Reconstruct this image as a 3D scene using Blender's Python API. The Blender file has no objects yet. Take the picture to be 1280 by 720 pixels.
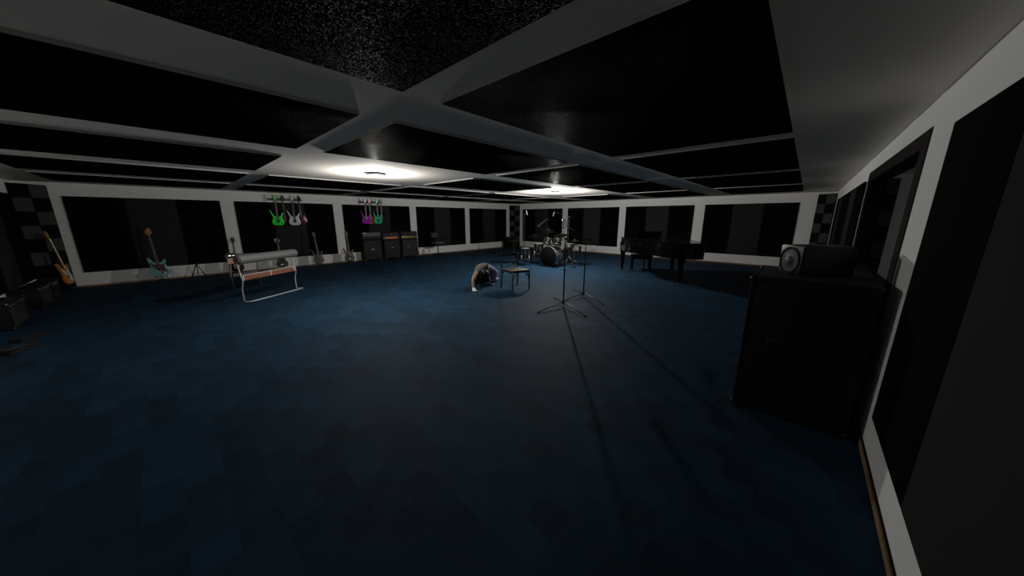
import bpy, bmesh, math, random
from mathutils import Vector, Matrix, Euler
random.seed(7)
PI = math.pi
scene = bpy.context.scene
COL = scene.collection
V = Vector

# ------------------------------------------------------------------ materials
def new_mat(name):
    m = bpy.data.materials.new(name); m.use_nodes = True
    n = m.node_tree.nodes; b = n['Principled BSDF']
    return m, m.node_tree, b

def mat(name, col, rough=0.6, metal=0.0, spec=0.5, bump=0.0, bscale=60.0, var=0.0, vscale=8.0, coat=0.0):
    """procedural principled: noise varied colour and roughness, optional noise bump"""
    m, t, b = new_mat(name)
    n = t.nodes; l = t.links
    b.inputs['Metallic'].default_value = metal
    b.inputs['Specular IOR Level'].default_value = spec
    b.inputs['Coat Weight'].default_value = coat
    tc = n.new('ShaderNodeTexCoord')
    nz = n.new('ShaderNodeTexNoise'); nz.inputs['Scale'].default_value = vscale; nz.inputs['Detail'].default_value = 3
    l.new(tc.outputs['Object'], nz.inputs['Vector'])
    mx = n.new('ShaderNodeMix'); mx.data_type = 'RGBA'
    c = (*col, 1.0)
    mx.inputs['A'].default_value = tuple(max(0, x*(1-var)) for x in col) + (1,)
    mx.inputs['B'].default_value = tuple(min(1, x*(1+var)) for x in col) + (1,)
    l.new(nz.outputs['Fac'], mx.inputs['Factor'])
    l.new(mx.outputs['Result'], b.inputs['Base Color'])
    mr = n.new('ShaderNodeMapRange')
    mr.inputs['To Min'].default_value = max(0.02, rough-0.05); mr.inputs['To Max'].default_value = min(1, rough+0.05)
    l.new(nz.outputs['Fac'], mr.inputs['Value']); l.new(mr.outputs['Result'], b.inputs['Roughness'])
    if bump > 0:
        n2 = n.new('ShaderNodeTexNoise'); n2.inputs['Scale'].default_value = bscale; n2.inputs['Detail'].default_value = 4
        l.new(tc.outputs['Object'], n2.inputs['Vector'])
        bp = n.new('ShaderNodeBump'); bp.inputs['Strength'].default_value = bump; bp.inputs['Distance'].default_value = 0.01
        l.new(n2.outputs['Fac'], bp.inputs['Height']); l.new(bp.outputs['Normal'], b.inputs['Normal'])
    return m

def emit_mat(name, col, strength):
    m, t, b = new_mat(name)
    b.inputs['Base Color'].default_value = (0.8, 0.8, 0.78, 1)
    b.inputs['Emission Color'].default_value = (*col, 1); b.inputs['Emission Strength'].default_value = strength
    return m

def carpet_mat():
    m, t, b = new_mat('blue_carpet_tiles'); n = t.nodes; l = t.links
    tc = n.new('ShaderNodeTexCoord')
    mp = n.new('ShaderNodeMapping'); l.new(tc.outputs['Object'], mp.inputs['Vector'])
    # random tone for every rectangle of the woven block pattern
    bk = n.new('ShaderNodeTexBrick')
    bk.offset = 0.5; bk.squash = 1.0
    bk.inputs['Scale'].default_value = 1.0
    bk.inputs['Mortar Size'].default_value = 0.0
    bk.inputs['Brick Width'].default_value = 0.36; bk.inputs['Row Height'].default_value = 0.18
    bk.inputs['Color1'].default_value = (0.0, 0.0, 0.0, 1); bk.inputs['Color2'].default_value = (1, 1, 1, 1)
    bk.inputs['Bias'].default_value = 0.0
    l.new(mp.outputs['Vector'], bk.inputs['Vector'])
    ck = n.new('ShaderNodeTexChecker'); ck.inputs['Scale'].default_value = 5.555
    ck.inputs['Color1'].default_value = (0, 0, 0, 1); ck.inputs['Color2'].default_value = (1, 1, 1, 1)
    l.new(mp.outputs['Vector'], ck.inputs['Vector'])
    # large slow variation and fine fibre speckle
    nz = n.new('ShaderNodeTexNoise'); nz.inputs['Scale'].default_value = 1.3; nz.inputs['Detail'].default_value = 4
    l.new(tc.outputs['Object'], nz.inputs['Vector'])
    fi = n.new('ShaderNodeTexNoise'); fi.inputs['Scale'].default_value = 140; fi.inputs['Detail'].default_value = 2
    l.new(tc.outputs['Object'], fi.inputs['Vector'])
    def math_(op, a, bb):
        x = n.new('ShaderNodeMath'); x.operation = op
        for i, s in enumerate((a, bb)):
            if isinstance(s, (int, float)): x.inputs[i].default_value = s
            else: l.new(s, x.inputs[i])
        return x.outputs[0]
    s1 = math_('MULTIPLY', bk.outputs['Color'], 0.42)
    s2 = math_('MULTIPLY', ck.outputs['Color'], 0.14)
    s3 = math_('MULTIPLY', nz.outputs['Fac'], 0.42)
    tot = math_('ADD', math_('ADD', s1, s2), s3)
    tot = math_('ADD', tot, math_('MULTIPLY', math_('SUBTRACT', fi.outputs['Fac'], 0.5), 0.25))
    cr = n.new('ShaderNodeValToRGB')
    e = cr.color_ramp.elements
    e[0].position = 0.10; e[0].color = CARPET_DARK
    e[1].position = 0.95; e[1].color = CARPET_LIGHT
    l.new(tot, cr.inputs['Fac'])
    l.new(cr.outputs['Color'], b.inputs['Base Color'])
    b.inputs['Roughness'].default_value = 0.7
    b.inputs['Specular IOR Level'].default_value = 0.05
    bp = n.new('ShaderNodeBump'); bp.inputs['Strength'].default_value = 0.35; bp.inputs['Distance'].default_value = 0.004
    l.new(fi.outputs['Fac'], bp.inputs['Height']); l.new(bp.outputs['Normal'], b.inputs['Normal'])
    return m

CARPET_DARK = (0.0085, 0.0190, 0.0325, 1)
CARPET_LIGHT = (0.0150, 0.046, 0.085, 1)

def glitter_mat():
    """black foam skin: almost black and matt, with a faint grainy sparkle"""
    m = bpy.data.materials.new('black_grainy_foam'); m.use_nodes = True
    n = m.node_tree.nodes; l = m.node_tree.links
    n.remove(n['Principled BSDF'])
    out = n['Material Output']
    df = n.new('ShaderNodeBsdfDiffuse'); df.inputs['Color'].default_value = (0.0016, 0.0016, 0.0016, 1)
    gl = n.new('ShaderNodeBsdfGlossy'); gl.inputs['Color'].default_value = (0.9, 0.9, 0.88, 1); gl.inputs['Roughness'].default_value = 0.30
    tc = n.new('ShaderNodeTexCoord')
    vo = n.new('ShaderNodeTexVoronoi'); vo.inputs['Scale'].default_value = 175
    l.new(tc.outputs['Object'], vo.inputs['Vector'])
    bp = n.new('ShaderNodeBump'); bp.inputs['Strength'].default_value = 0.75; bp.inputs['Distance'].default_value = 0.012
    l.new(vo.outputs['Distance'], bp.inputs['Height']); l.new(bp.outputs['Normal'], gl.inputs['Normal'])
    # only some of the grains catch the light
    sp = n.new('ShaderNodeSeparateColor'); l.new(vo.outputs['Color'], sp.inputs['Color'])
    mr = n.new('ShaderNodeMapRange'); mr.inputs['From Min'].default_value = 0.55; mr.inputs['From Max'].default_value = 1.0
    mr.inputs['To Min'].default_value = 0.0; mr.inputs['To Max'].default_value = 0.022
    l.new(sp.outputs[0], mr.inputs['Value'])
    mx = n.new('ShaderNodeMixShader')
    l.new(mr.outputs['Result'], mx.inputs['Fac']); l.new(df.outputs[0], mx.inputs[1]); l.new(gl.outputs[0], mx.inputs[2])
    l.new(mx.outputs[0], out.inputs['Surface'])
    return m

def wood_mat(name, c1, c2, scale=6.0, rough=0.5):
    m, t, b = new_mat(name); n = t.nodes; l = t.links
    tc = n.new('ShaderNodeTexCoord')
    wv = n.new('ShaderNodeTexWave'); b.inputs['Specular IOR Level'].default_value = 0.15
    wv.inputs['Scale'].default_value = scale; wv.inputs['Distortion'].default_value = 5
    wv.inputs['Detail'].default_value = 3
    l.new(tc.outputs['Object'], wv.inputs['Vector'])
    mx = n.new('ShaderNodeMix'); mx.data_type = 'RGBA'
    mx.inputs['A'].default_value = (*c1, 1); mx.inputs['B'].default_value = (*c2, 1)
    l.new(wv.outputs['Fac'], mx.inputs['Factor']); l.new(mx.outputs['Result'], b.inputs['Base Color'])
    b.inputs['Roughness'].default_value = rough
    return m

def glass_mat():
    m, t, b = new_mat('window_glass')
    b.inputs['Base Color'].default_value = (0.9, 0.92, 0.92, 1); b.inputs['Roughness'].default_value = 0.0
    b.inputs['Transmission Weight'].default_value = 1.0; b.inputs['IOR'].default_value = 1.0
    b.inputs['Specular IOR Level'].default_value = 0.3
    return m

M = {}
M['wall'] = mat('white_wall_paint', (0.82, 0.82, 0.80), 0.85, spec=0.1, bump=0.03, bscale=180, var=0.02, vscale=1.5)
M['ceil'] = mat('white_ceiling_paint', (0.95, 0.895, 0.82), 0.9, spec=0.05, bump=0.03, bscale=180, var=0.02, vscale=1.5)
M['carpet'] = carpet_mat()
M['foam'] = glitter_mat()
M['tile_side'] = mat('grey_tile_edge', (0.40, 0.395, 0.38), 0.9, spec=0.05)
M['panel_dark'] = mat('charcoal_panel_fabric', (0.0028, 0.0028, 0.0028), 0.95, spec=0.03, bump=0.2, bscale=220, var=0.2)
M['panel_mid'] = mat('dark_grey_panel_fabric', (0.026, 0.026, 0.026), 0.95, spec=0.03, bump=0.2, bscale=220, var=0.12)
M['tile_black'] = mat('black_foam_tile', (0.003, 0.003, 0.003), 0.9, spec=0.1, bump=0.2, bscale=120)
M['tile_grey'] = mat('grey_foam_tile', (0.050, 0.052, 0.052), 0.9, spec=0.1, bump=0.2, bscale=120, var=0.1)
M['base_wood'] = wood_mat('oak_baseboard', (0.34, 0.22, 0.12), (0.22, 0.14, 0.07), 3.0)
M['gap'] = mat('dark_shadow_strip', (0.004, 0.004, 0.004), 0.9, spec=0.1)
M['frame_wood'] = wood_mat('dark_brown_window_wood', (0.0060, 0.0028, 0.0022), (0.0035, 0.0018, 0.0014), 5.0, 0.8)
M['glass'] = glass_mat()
M['black'] = mat('black_plastic', (0.006, 0.006, 0.006), 0.45, spec=0.3, var=0.2)
M['black_matte'] = mat('matte_black_vinyl', (0.007, 0.007, 0.007), 0.75, spec=0.25, bump=0.25, bscale=260, var=0.2)
M['black_metal'] = mat('black_painted_metal', (0.008, 0.008, 0.008), 0.4, metal=0.0, spec=0.4)
M['piano'] = mat('black_piano_lacquer', (0.0025, 0.0025, 0.0025), 0.14, spec=0.08)
M['chrome'] = mat('chrome', (0.72, 0.72, 0.72), 0.18, metal=1.0)
M['steel'] = mat('brushed_steel', (0.45, 0.45, 0.45), 0.38, metal=1.0)
M['white_metal'] = mat('pale_satin_tube', (0.55, 0.55, 0.55), 0.4, metal=0.3)
M['brass'] = mat('brass', (0.55, 0.36, 0.10), 0.3, metal=1.0)
M['grille'] = mat('black_grille_cloth', (0.034, 0.034, 0.034), 0.9, spec=0.1, bump=0.4, bscale=400, var=0.25, vscale=50)
M['grille_tweed'] = mat('speckled_grille_cloth', (0.040, 0.040, 0.038), 0.9, spec=0.15, bump=0.5, bscale=300, var=0.6, vscale=90)
M['orange_panel'] = mat('orange_control_panel', (0.62, 0.20, 0.045), 0.5, var=0.08)
M['gold_panel'] = mat('gold_control_panel', (0.34, 0.28, 0.08), 0.4, metal=0.4, var=0.25, vscale=30)
M['dark_panel'] = mat('dark_control_panel', (0.012, 0.012, 0.012), 0.4)
M['badge'] = mat('white_badge', (0.62, 0.62, 0.62), 0.4)
M['pad'] = mat('grey_padded_vinyl', (0.17, 0.17, 0.17), 0.5, spec=0.4, bump=0.1, bscale=60, var=0.08)
M['leather'] = mat('reddish_brown_leather', (0.22, 0.085, 0.055), 0.55, bump=0.2, bscale=80, var=0.2)
M['stitch'] = mat('white_stitching', (0.75, 0.72, 0.68), 0.7)
M['tan'] = mat('tan_leather', (0.50, 0.30, 0.20), 0.6, var=0.1)
M['grey_paint'] = mat('grey_painted_metal', (0.10, 0.10, 0.10), 0.5, var=0.1)
M['seat_wood'] = wood_mat('worn_seat_board', (0.075, 0.058, 0.045), (0.05, 0.04, 0.032), 4.0, 0.55)
M['maple'] = wood_mat('maple', (0.50, 0.24, 0.07), (0.38, 0.17, 0.05), 8.0, 0.35)
M['rosewood'] = mat('rosewood_fretboard', (0.055, 0.035, 0.030), 0.5, var=0.3, vscale=30)
M['ebony'] = mat('ebony_fretboard', (0.012, 0.012, 0.012), 0.4)
M['inlay'] = mat('pearl_inlay', (0.6, 0.6, 0.58), 0.3)
M['string'] = mat('steel_strings', (0.5, 0.5, 0.5), 0.3, metal=1.0)
def paint(name, c, rough=0.25): return mat(name, c, rough, spec=0.4, var=0.03)
M['g_blue'] = paint('pale_blue_lacquer', (0.16, 0.40, 0.44))
M['g_green'] = paint('neon_green_lacquer', (0.03, 0.80, 0.05))
M['g_white'] = paint('white_lacquer', (0.72, 0.72, 0.75))
M['g_red'] = paint('dark_red_lacquer', (0.14, 0.004, 0.012))
M['g_black'] = paint('black_lacquer', (0.005, 0.005, 0.005))
M['g_purple'] = paint('magenta_purple_lacquer', (0.42, 0.008, 0.52))
M['g_orange'] = paint('orange_lacquer', (0.62, 0.13, 0.008))
M['g_teal'] = paint('teal_green_lacquer', (0.02, 0.52, 0.27))
M['g_navy'] = paint('navy_blue_lacquer', (0.012, 0.010, 0.055))
M['g_charcoal'] = paint('charcoal_lacquer', (0.075, 0.075, 0.075), 0.45)
M['g_olive'] = paint('dark_olive_grey_lacquer', (0.065, 0.068, 0.058), 0.4)
M['g_cream'] = paint('cream_binding_lacquer', (0.50, 0.47, 0.40))
M['g_amber'] = paint('amber_orange_lacquer', (0.60, 0.22, 0.03))
M['tort'] = mat('tortoiseshell_pickguard', (0.10, 0.035, 0.028), 0.3, var=0.6, vscale=40)
M['redguard'] = mat('red_brown_pickguard', (0.16, 0.05, 0.045), 0.35, var=0.4, vscale=30)
M['cymbal'] = mat('dark_bronze_cymbal', (0.035, 0.030, 0.020), 0.45, metal=1.0)
M['hardware'] = mat('dull_drum_hardware', (0.22, 0.22, 0.22), 0.35, metal=1.0)
M['drum_black'] = mat('glossy_black_drum_wrap', (0.006, 0.006, 0.006), 0.18, spec=0.4)
M['drum_silver'] = mat('mirror_black_drum_wrap', (0.45, 0.45, 0.45), 0.42, metal=1.0)
M['drum_head'] = mat('black_drum_head', (0.0025, 0.0025, 0.0025), 0.7, spec=0.05)
M['drum_white'] = mat('white_drum_head', (0.22, 0.22, 0.22), 0.6)
M['skin'] = mat('pale_skin', (0.34, 0.25, 0.20), 0.6, spec=0.3, var=0.08)
M['shirt'] = mat('grey_shirt', (0.16, 0.155, 0.14), 0.85, spec=0.1, bump=0.2, bscale=60, var=0.1)
M['trousers'] = mat('purple_grey_trousers', (0.25, 0.23, 0.36), 0.85, spec=0.1, bump=0.2, bscale=60, var=0.1)
M['hair'] = mat('black_hair', (0.006, 0.005, 0.005), 0.6, spec=0.2, bump=0.4, bscale=120)
M['glove'] = mat('white_glove', (0.80, 0.82, 0.82), 0.7)
M['lamp_rim'] = mat('black_lamp_rim', (0.006, 0.006, 0.006), 0.5)
M['lamp_glow'] = emit_mat('lamp_diffuser_glow', (1.0, 0.98, 0.95), 6.0)
M['cone'] = mat('grey_speaker_cone', (0.022, 0.022, 0.022), 0.5, spec=0.4)
M['rubber'] = mat('black_rubber', (0.006, 0.006, 0.006), 0.8)
M['steel_grey'] = mat('grey_upholstery', (0.10, 0.10, 0.10), 0.7, var=0.1)

# ------------------------------------------------------------------ mesh builder
def rotz(a): return Matrix.Rotation(a, 4, 'Z')

def spline(pts, sub=4, closed=True):
    out = []; n = len(pts)
    rng = range(n) if closed else range(n-1)
    for i in rng:
        g = (lambda k: pts[k % n]) if closed else (lambda k: pts[min(max(k, 0), n-1)])
        p0, p1, p2, p3 = g(i-1), g(i), g(i+1), g(i+2)
        for s in range(sub):
            t = s/sub
            out.append(tuple(0.5*((2*b)+(-a+c)*t+(2*a-5*b+4*c-d)*t*t+(-a+3*b-3*c+d)*t**3) for a, b, c, d in zip(p0, p1, p2, p3)))
    if not closed: out.append(tuple(pts[-1]))
    return out

class MB:
    def __init__(s): s.bm = bmesh.new(); s.mi = 0
    def _fin(s, geom_verts, mtx):
        if mtx is not None: bmesh.ops.transform(s.bm, matrix=mtx, verts=geom_verts)
        fs = set()
        for v in geom_verts:
            for f in v.link_faces: fs.add(f)
        for f in fs: f.material_index = s.mi
        return list(fs)
    def box(s, c, size, rot=None, bev=0.0):
        r = bmesh.ops.create_cube(s.bm, size=1.0); vs = r['verts']
        for v in vs: v.co = V((v.co.x*size[0], v.co.y*size[1], v.co.z*size[2]))
        if bev > 0:
            es = list({e for v in vs for e in v.link_edges})
            g = bmesh.ops.bevel(s.bm, geom=es, offset=bev, segments=2, profile=0.6, affect='EDGES')
            vs = list({v for f in g['faces'] for v in f.verts} | {v for v in vs if v.is_valid})
        m = Matrix.Translation(V(c)) @ (rot.to_4x4() if rot is not None else Matrix.Identity(4))
        s._fin(vs, m); return s
    def b2(s, lo, hi, bev=0.0):
        c = [(a+b)/2 for a, b in zip(lo, hi)]; d = [abs(b-a) for a, b in zip(lo, hi)]
        return s.box(c, d, None, bev)
    def cyl(s, p0, p1, r0, r1=None, seg=16, cap=True):
        r1 = r0 if r1 is None else r1
        p0 = V(p0); p1 = V(p1); d = p1-p0; L = d.length
        if L < 1e-6: return s
        r = bmesh.ops.create_cone(s.bm, cap_ends=cap, cap_tris=False, segments=seg, radius1=r0, radius2=r1, depth=L)
        q = d.to_track_quat('Z', 'Y').to_matrix().to_4x4()
        s._fin(r['verts'], Matrix.Translation((p0+p1)/2) @ q); return s
    def sph(s, c, r, sc=(1, 1, 1), seg=16, rot=None):
        g = bmesh.ops.create_uvsphere(s.bm, u_segments=seg, v_segments=max(6, seg//2), radius=r)
        m = Matrix.Translation(V(c)) @ (rot.to_4x4() if rot is not None else Matrix.Identity(4)) @ Matrix.Diagonal((*sc, 1))
        s._fin(g['verts'], m); return s
    def tube(s, pts, r, seg=8, closed=False):
        pts = [V(p) for p in pts]; n = len(pts); rings = []
        rad = r if isinstance(r, (list, tuple)) else [r]*n
        up = None
        for i, p in enumerate(pts):
            if closed: d = (pts[(i+1) % n]-pts[i-1])
            else: d = (pts[min(i+1, n-1)]-pts[max(i-1, 0)])
            d = d.normalized()
            if up is None:
                up = V((0, 0, 1)) if abs(d.z) < 0.9 else V((1, 0, 0))
            x = d.cross(up)
            if x.length < 1e-4: x = d.orthogonal()
            x.normalize(); up = x.cross(d).normalized()
            rings.append([s.bm.verts.new(p+(x*math.cos(a)+up*math.sin(a))*rad[i]) for a in [2*PI*k/seg for k in range(seg)]])
        for i in range(n if closed else n-1):
            a = rings[i]; b = rings[(i+1) % n]
            for k in range(seg):
                f = s.bm.faces.new((a[k], a[(k+1) % seg], b[(k+1) % seg], b[k])); f.material_index = s.mi
        if not closed:
            f = s.bm.faces.new(rings[0][::-1]); f.material_index = s.mi
            f = s.bm.faces.new(rings[-1]); f.material_index = s.mi
        return s
    def prism(s, poly, y0, y1, mtx=None, axes='xz'):
        """2D polygon extruded; axes xz -> extruded along y; xy -> along z"""
        f3 = (lambda p, h: (p[0], h, p[1])) if axes == 'xz' else ((lambda p, h: (p[0], p[1], h)) if axes == 'xy' else (lambda p, h: (h, p[0], p[1])))
        a = [s.bm.verts.new(f3(p, y0)) for p in poly]; b = [s.bm.verts.new(f3(p, y1)) for p in poly]
        n = len(poly); fs = []
        fs.append(s.bm.faces.new(a)); fs.append(s.bm.faces.new(b[::-1]))
        for i in range(n): fs.append(s.bm.faces.new((a[i], b[i], b[(i+1) % n], a[(i+1) % n])))
        for f in fs: f.material_index = s.mi
        bmesh.ops.recalc_face_normals(s.bm, faces=fs)
        if mtx is not None: bmesh.ops.transform(s.bm, matrix=mtx, verts=a+b)
        return s
    def lathe(s, prof, seg=32, mtx=None):
        """profile of (radius, z) turned about z"""
        rings = []
        vs = []
        for r, z in prof:
            if r < 1e-5: ring = [s.bm.verts.new((0, 0, z))]
            else: ring = [s.bm.verts.new((r*math.cos(2*PI*k/seg), r*math.sin(2*PI*k/seg), z)) for k in range(seg)]
            rings.append(ring); vs += ring
        fs = []
        for a, b in zip(rings, rings[1:]):
            for k in range(seg):
                k2 = (k+1) % seg
                if len(a) == 1 and len(b) == 1: continue
                if len(a) == 1: fs.append(s.bm.faces.new((a[0], b[k2], b[k])))
                elif len(b) == 1: fs.append(s.bm.faces.new((a[k], a[k2], b[0])))
                else: fs.append(s.bm.faces.new((a[k], a[k2], b[k2], b[k])))
        for f in fs: f.material_index = s.mi
        bmesh.ops.recalc_face_normals(s.bm, faces=fs)
        if mtx is not None: bmesh.ops.transform(s.bm, matrix=mtx, verts=vs)
        return s
    def quadstrip(s, rows):
        g = [[s.bm.verts.new(p) for p in r] for r in rows]
        for a, b in zip(g, g[1:]):
            for i in range(len(a)-1):
                f = s.bm.faces.new((a[i], a[i+1], b[i+1], b[i])); f.material_index = s.mi
        return s
    def build(s, name, mats, parent=None, smooth=True, shift=None, ang=40):
        if shift is not None: bmesh.ops.translate(s.bm, vec=-V(shift), verts=s.bm.verts)
        me = bpy.data.meshes.new(name)
        if smooth:
            for f in s.bm.faces: f.smooth = True
            for e in s.bm.edges:
                if len(e.link_faces) == 2:
                    if e.link_faces[0].normal.angle(e.link_faces[1].normal, 0) > math.radians(ang): e.smooth = False
        s.bm.normal_update()
        s.bm.to_mesh(me); s.bm.free()
        for m in (mats if isinstance(mats, (list, tuple)) else [mats]): me.materials.append(m)
        o = bpy.data.objects.new(name, me); COL.objects.link(o)
        if parent is not None: o.parent = parent
        return o

def tag(o, label, cat, group=None):
    o['label'] = label; o['category'] = cat
    if group: o['group'] = group
    return o
def thing(name, label, cat, loc=(0, 0, 0), rz=0.0, group=None):
    o = bpy.data.objects.new(name, None); COL.objects.link(o)
    o.empty_display_size = 0.1
    o.location = loc; o.rotation_euler = (0, 0, rz)
    return tag(o, label, cat, group)
def struct(name, mb, m, smooth=False):
    o = mb.build(name, m, None, smooth); o['kind'] = 'structure'; return o
def dup(root, loc, rz, label, group=None):
    r = root.copy(); COL.objects.link(r); r.location = loc; r.rotation_euler = (0, 0, rz); r['label'] = label
    if group: r['group'] = group
    for ch in list(root.children):
        c = ch.copy(); COL.objects.link(c); c.parent = r
        for g in list(ch.children):
            d = g.copy(); COL.objects.link(d); d.parent = c
    return r

# ------------------------------------------------------------------ room dimensions
XL, XR, YB, YD, H = -12.45, 0.515, 13.66, -2.10, 2.384
ZT, ZB = 2.093, 0.345

# camera ------------------------------------------------------------
cam = bpy.data.cameras.new('camera'); co = bpy.data.objects.new('camera', cam); COL.objects.link(co)
co.location = (0, 0, 1.6); co.rotation_euler = (PI/2-0.2187, 0, 0.7469)
cam.sensor_width = 36.0; cam.lens = 36.0*391.417/1280; cam.clip_start = 0.02; cam.clip_end = 100
scene.camera = co

# ------------------------------------------------------------------ shell
T = 0.30
struct('floor', MB().b2((XL-T, YD-T, -0.10), (XR+4.2, YB+T, 0.0)), M['carpet'])
struct('ceiling', MB().b2((XL-T, YD-T, H), (XR+4.2, YB+T, H+0.10)), M['ceil'])
struct('wall_left', MB().b2((XL-T, YD-T, 0), (XL, YB+T, H)), M['wall'])
struct('wall_back', MB().b2((XL, YB, 0), (XR+4.2, YB+T, H)), M['wall'])
struct('wall_front', MB().b2((XL, YD-T, 0), (XR+4.2, YD, H)), M['wall'])
WY0, WY1, WZ0, WZ1 = 3.53, 6.495, 0.768, 2.195
WT = 0.16
wr = MB()
wr.b2((XR, YD, 0), (XR+WT, WY0, H)).b2((XR, WY1, 0), (XR+WT, YB, H))
wr.b2((XR, WY0, 0), (XR+WT, WY1, WZ0)).b2((XR, WY0, WZ1), (XR+WT, WY1, H))
struct('wall_right', wr, M['wall'])
# baseboards: low oak strips
def baseboard(name, lo, hi, axis):
    o = MB().b2(lo, hi, 0.002); struct(name, o, M['base_wood'])
baseboard('baseboard_left', (XL, YD, 0), (XL+0.012, YB, 0.04), 'y')
baseboard('baseboard_back', (XL, YB-0.012, 0), (XR, YB, 0.04), 'x')
baseboard('baseboard_right', (XR-0.012, YD, 0), (XR, YB, 0.04), 'y')
baseboard('baseboard_front', (XL, YD, 0), (XR, YD+0.012, 0.04), 'x')
struct('shadow_gap_right', MB().b2((XR-0.004, YD, 0.041), (XR, YB, 0.066)), M['gap'])  # dark strip coloured in for the shadow line above the baseboard

# window into the control booth
def window():
    fr = bpy.data.objects.new('window_1', None); COL.objects.link(fr); fr['kind'] = 'structure'
    f = MB(); d0, d1 = XR-0.008, XR+WT
    w, wt, wb = 0.19, 0.12, 0.22
    f.b2((d0, WY0, WZ0), (d1, WY0+w, WZ1), .012).b2((d0, WY1-w, WZ0), (d1, WY1, WZ1), .012)
    f.b2((d0, WY0+w, WZ1-wt), (d1, WY1-w, WZ1), .012).b2((d0, WY0+w, WZ0), (d1, WY1-w, WZ0+wb), .012)
    f.build('window_frame', M['frame_wood'], fr, False)
    MB().b2((d1-0.05, WY0+w, WZ0+wb), (d1-0.044, WY1-w, WZ1-wt)).build('window_pane', M['glass'], fr, False)
window()
# the control booth seen through the glass
BX0 = XR+WT
struct('wall_booth', MB().b2((BX0, 9.2, 0), (XR+4.2, 9.5, H)).b2((XR+3.9, YD, 0), (XR+4.2, 9.2, H)), M['wall'])

# ------------------------------------------------------------------ acoustic panels on the walls
def wall_panel(label, length, loc, rz, group='striped acoustic wall panels', thick=0.03):
    """local: x along the wall from 0 to length, -y into the room, z as in the room"""
    t = thing('acoustic_absorber', label, 'acoustic panel', loc, rz, group)
    w = length/3.0
    for i in range(3):
        m = M['panel_mid'] if i == 1 else M['panel_dark']
        o = MB().b2((i*w+0.001, -thick, ZB), ((i+1)*w-0.001, 0, ZT), 0.006).build('fabric_strip', m, t)
        if i == 1: o['label'] = 'dark grey centre strip'
    return t
# left wall: wall plane x = XL, runs along +y; local x -> +y, local -y -> +x : rotate +90deg
Lp = [(-1.512, 1.127, 'dark striped wall panel behind the pale blue bass guitar'),
      (1.433, 4.092, 'dark striped wall panel behind the hanging green and white guitars'),
      (4.400, 7.052, 'dark striped wall panel behind the three amplifier stacks'),
      (7.366, 10.019, 'dark striped wall panel behind the swivel chair'),
      (10.318, 12.951, 'dark striped wall panel beside the far corner, on the guitar wall')]
for a, b, lab in Lp: wall_panel(lab, b-a, (XL, a, 0), PI/2)
Bp = [(-11.810, -9.163, 'dark striped wall panel behind the drum kit'),
      (-8.839, -6.185, 'dark striped wall panel behind the two boom microphone stands'),
      (-5.883, -3.239, 'dark striped wall panel behind the grand piano'),
      (-2.884, -0.280, 'dark striped wall panel right of the piano, nearest the right corner')]
for a, b, lab in Bp: wall_panel(lab, b-a, (a, YB, 0), 0)
Rp = [(0.24, 2.89, 'large dark striped wall panel nearest the camera on the window wall'),
      (6.62, 9.27, 'dark striped wall panel just beyond the window'),
      (9.57, 12.22, 'dark striped wall panel at the far end of the window wall')]
for a, b, lab in Rp: wall_panel(lab, b-a, (XR, b, 0), -PI/2)
Dp = [(-11.90, -9.25, 'dark striped wall panel above the row of small amplifiers')]
for a, b, lab in Dp: wall_panel(lab, b-a, (b, YD, 0), PI)

# checkered corner panels across the room corners
def checker_panel(label, p0, p1, thick=0.03, flip=0, z0=0.02, z1=2.312):
    p0 = V((*p0, 0)); p1 = V((*p1, 0)); d = p1-p0; L = d.length; a = math.atan2(d.y, d.x)
    t = thing('checkered_absorber', label, 'acoustic panel', p0, a, 'checkered corner panels')
    MB().b2((0, -thick*0.4, z0), (L, 0, z1)).build('backing', M['tile_black'], t, False)
    mb = MB(); n = 8; hh = (z1-z0)/n
    for i in range(2):
        for k in range(n):
            mb.mi = (i+k+flip) % 2
            mb.b2((i*L/2+0.003, -thick, z1-(k+1)*hh+0.003), ((i+1)*L/2-0.003, -thick*0.4, z1-k*hh-0.003), 0.004)
    mb.build('foam_tiles', [M['tile_black'], M['tile_grey']], t, True)
    return t
checker_panel('checkered black and grey corner panel at the left, behind the orange guitar', (-12.02, YD+0.012), (XL+0.012, -1.690))
checker_panel('checkered black and grey corner panel in the far corner behind the drums', (XL+0.012, 13.225), (-12.025, YB-0.012))
checker_panel('checkered black and grey corner panel in the right corner beyond the loudspeaker', (0.130, YB-0.012), (XR-0.012, 13.27))
checker_panel('checkered black and grey corner panel seen through the window', (BX0+0.012, 8.77), (BX0+0.43, 9.188), flip=0)

# ------------------------------------------------------------------ ceiling panels
ordn = ['first', 'second', 'third', 'fourth', 'fifth']
CX = [(-1.96, -0.22), (-4.34, -2.60), (-6.76, -4.98), (-9.16, -7.33), (-11.51, -9.72)]
CY = [(-1.46, 1.12), (1.40, 3.99), (4.25, 6.88), (7.12, 9.75), (10.02, 12.58)]
PTH = 0.023
for i, (x0, x1) in enumerate(CX):
    for k, (y0, y1) in enumerate(CY):
        if i == 2 and k in (1, 3): continue
        o = MB().b2((x0, y0, H-PTH), (x1, y1, H+0.0), 0.005).build('acoustic_tile', [M['foam'], M['tile_side']], None)
        for p in o.data.polygons:
            if abs(p.normal.z) < 0.5: p.material_index = 1
        bmv = V(((x0+x1)/2, (y0+y1)/2, H-PTH/2))
        for v in o.data.vertices: v.co -= bmv
        o.location = bmv
        tag(o, 'black ceiling tile, %s column from the window wall, %s row from the camera' % (ordn[i], ordn[k]), 'acoustic panel', 'black acoustic ceiling panels')

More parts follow.
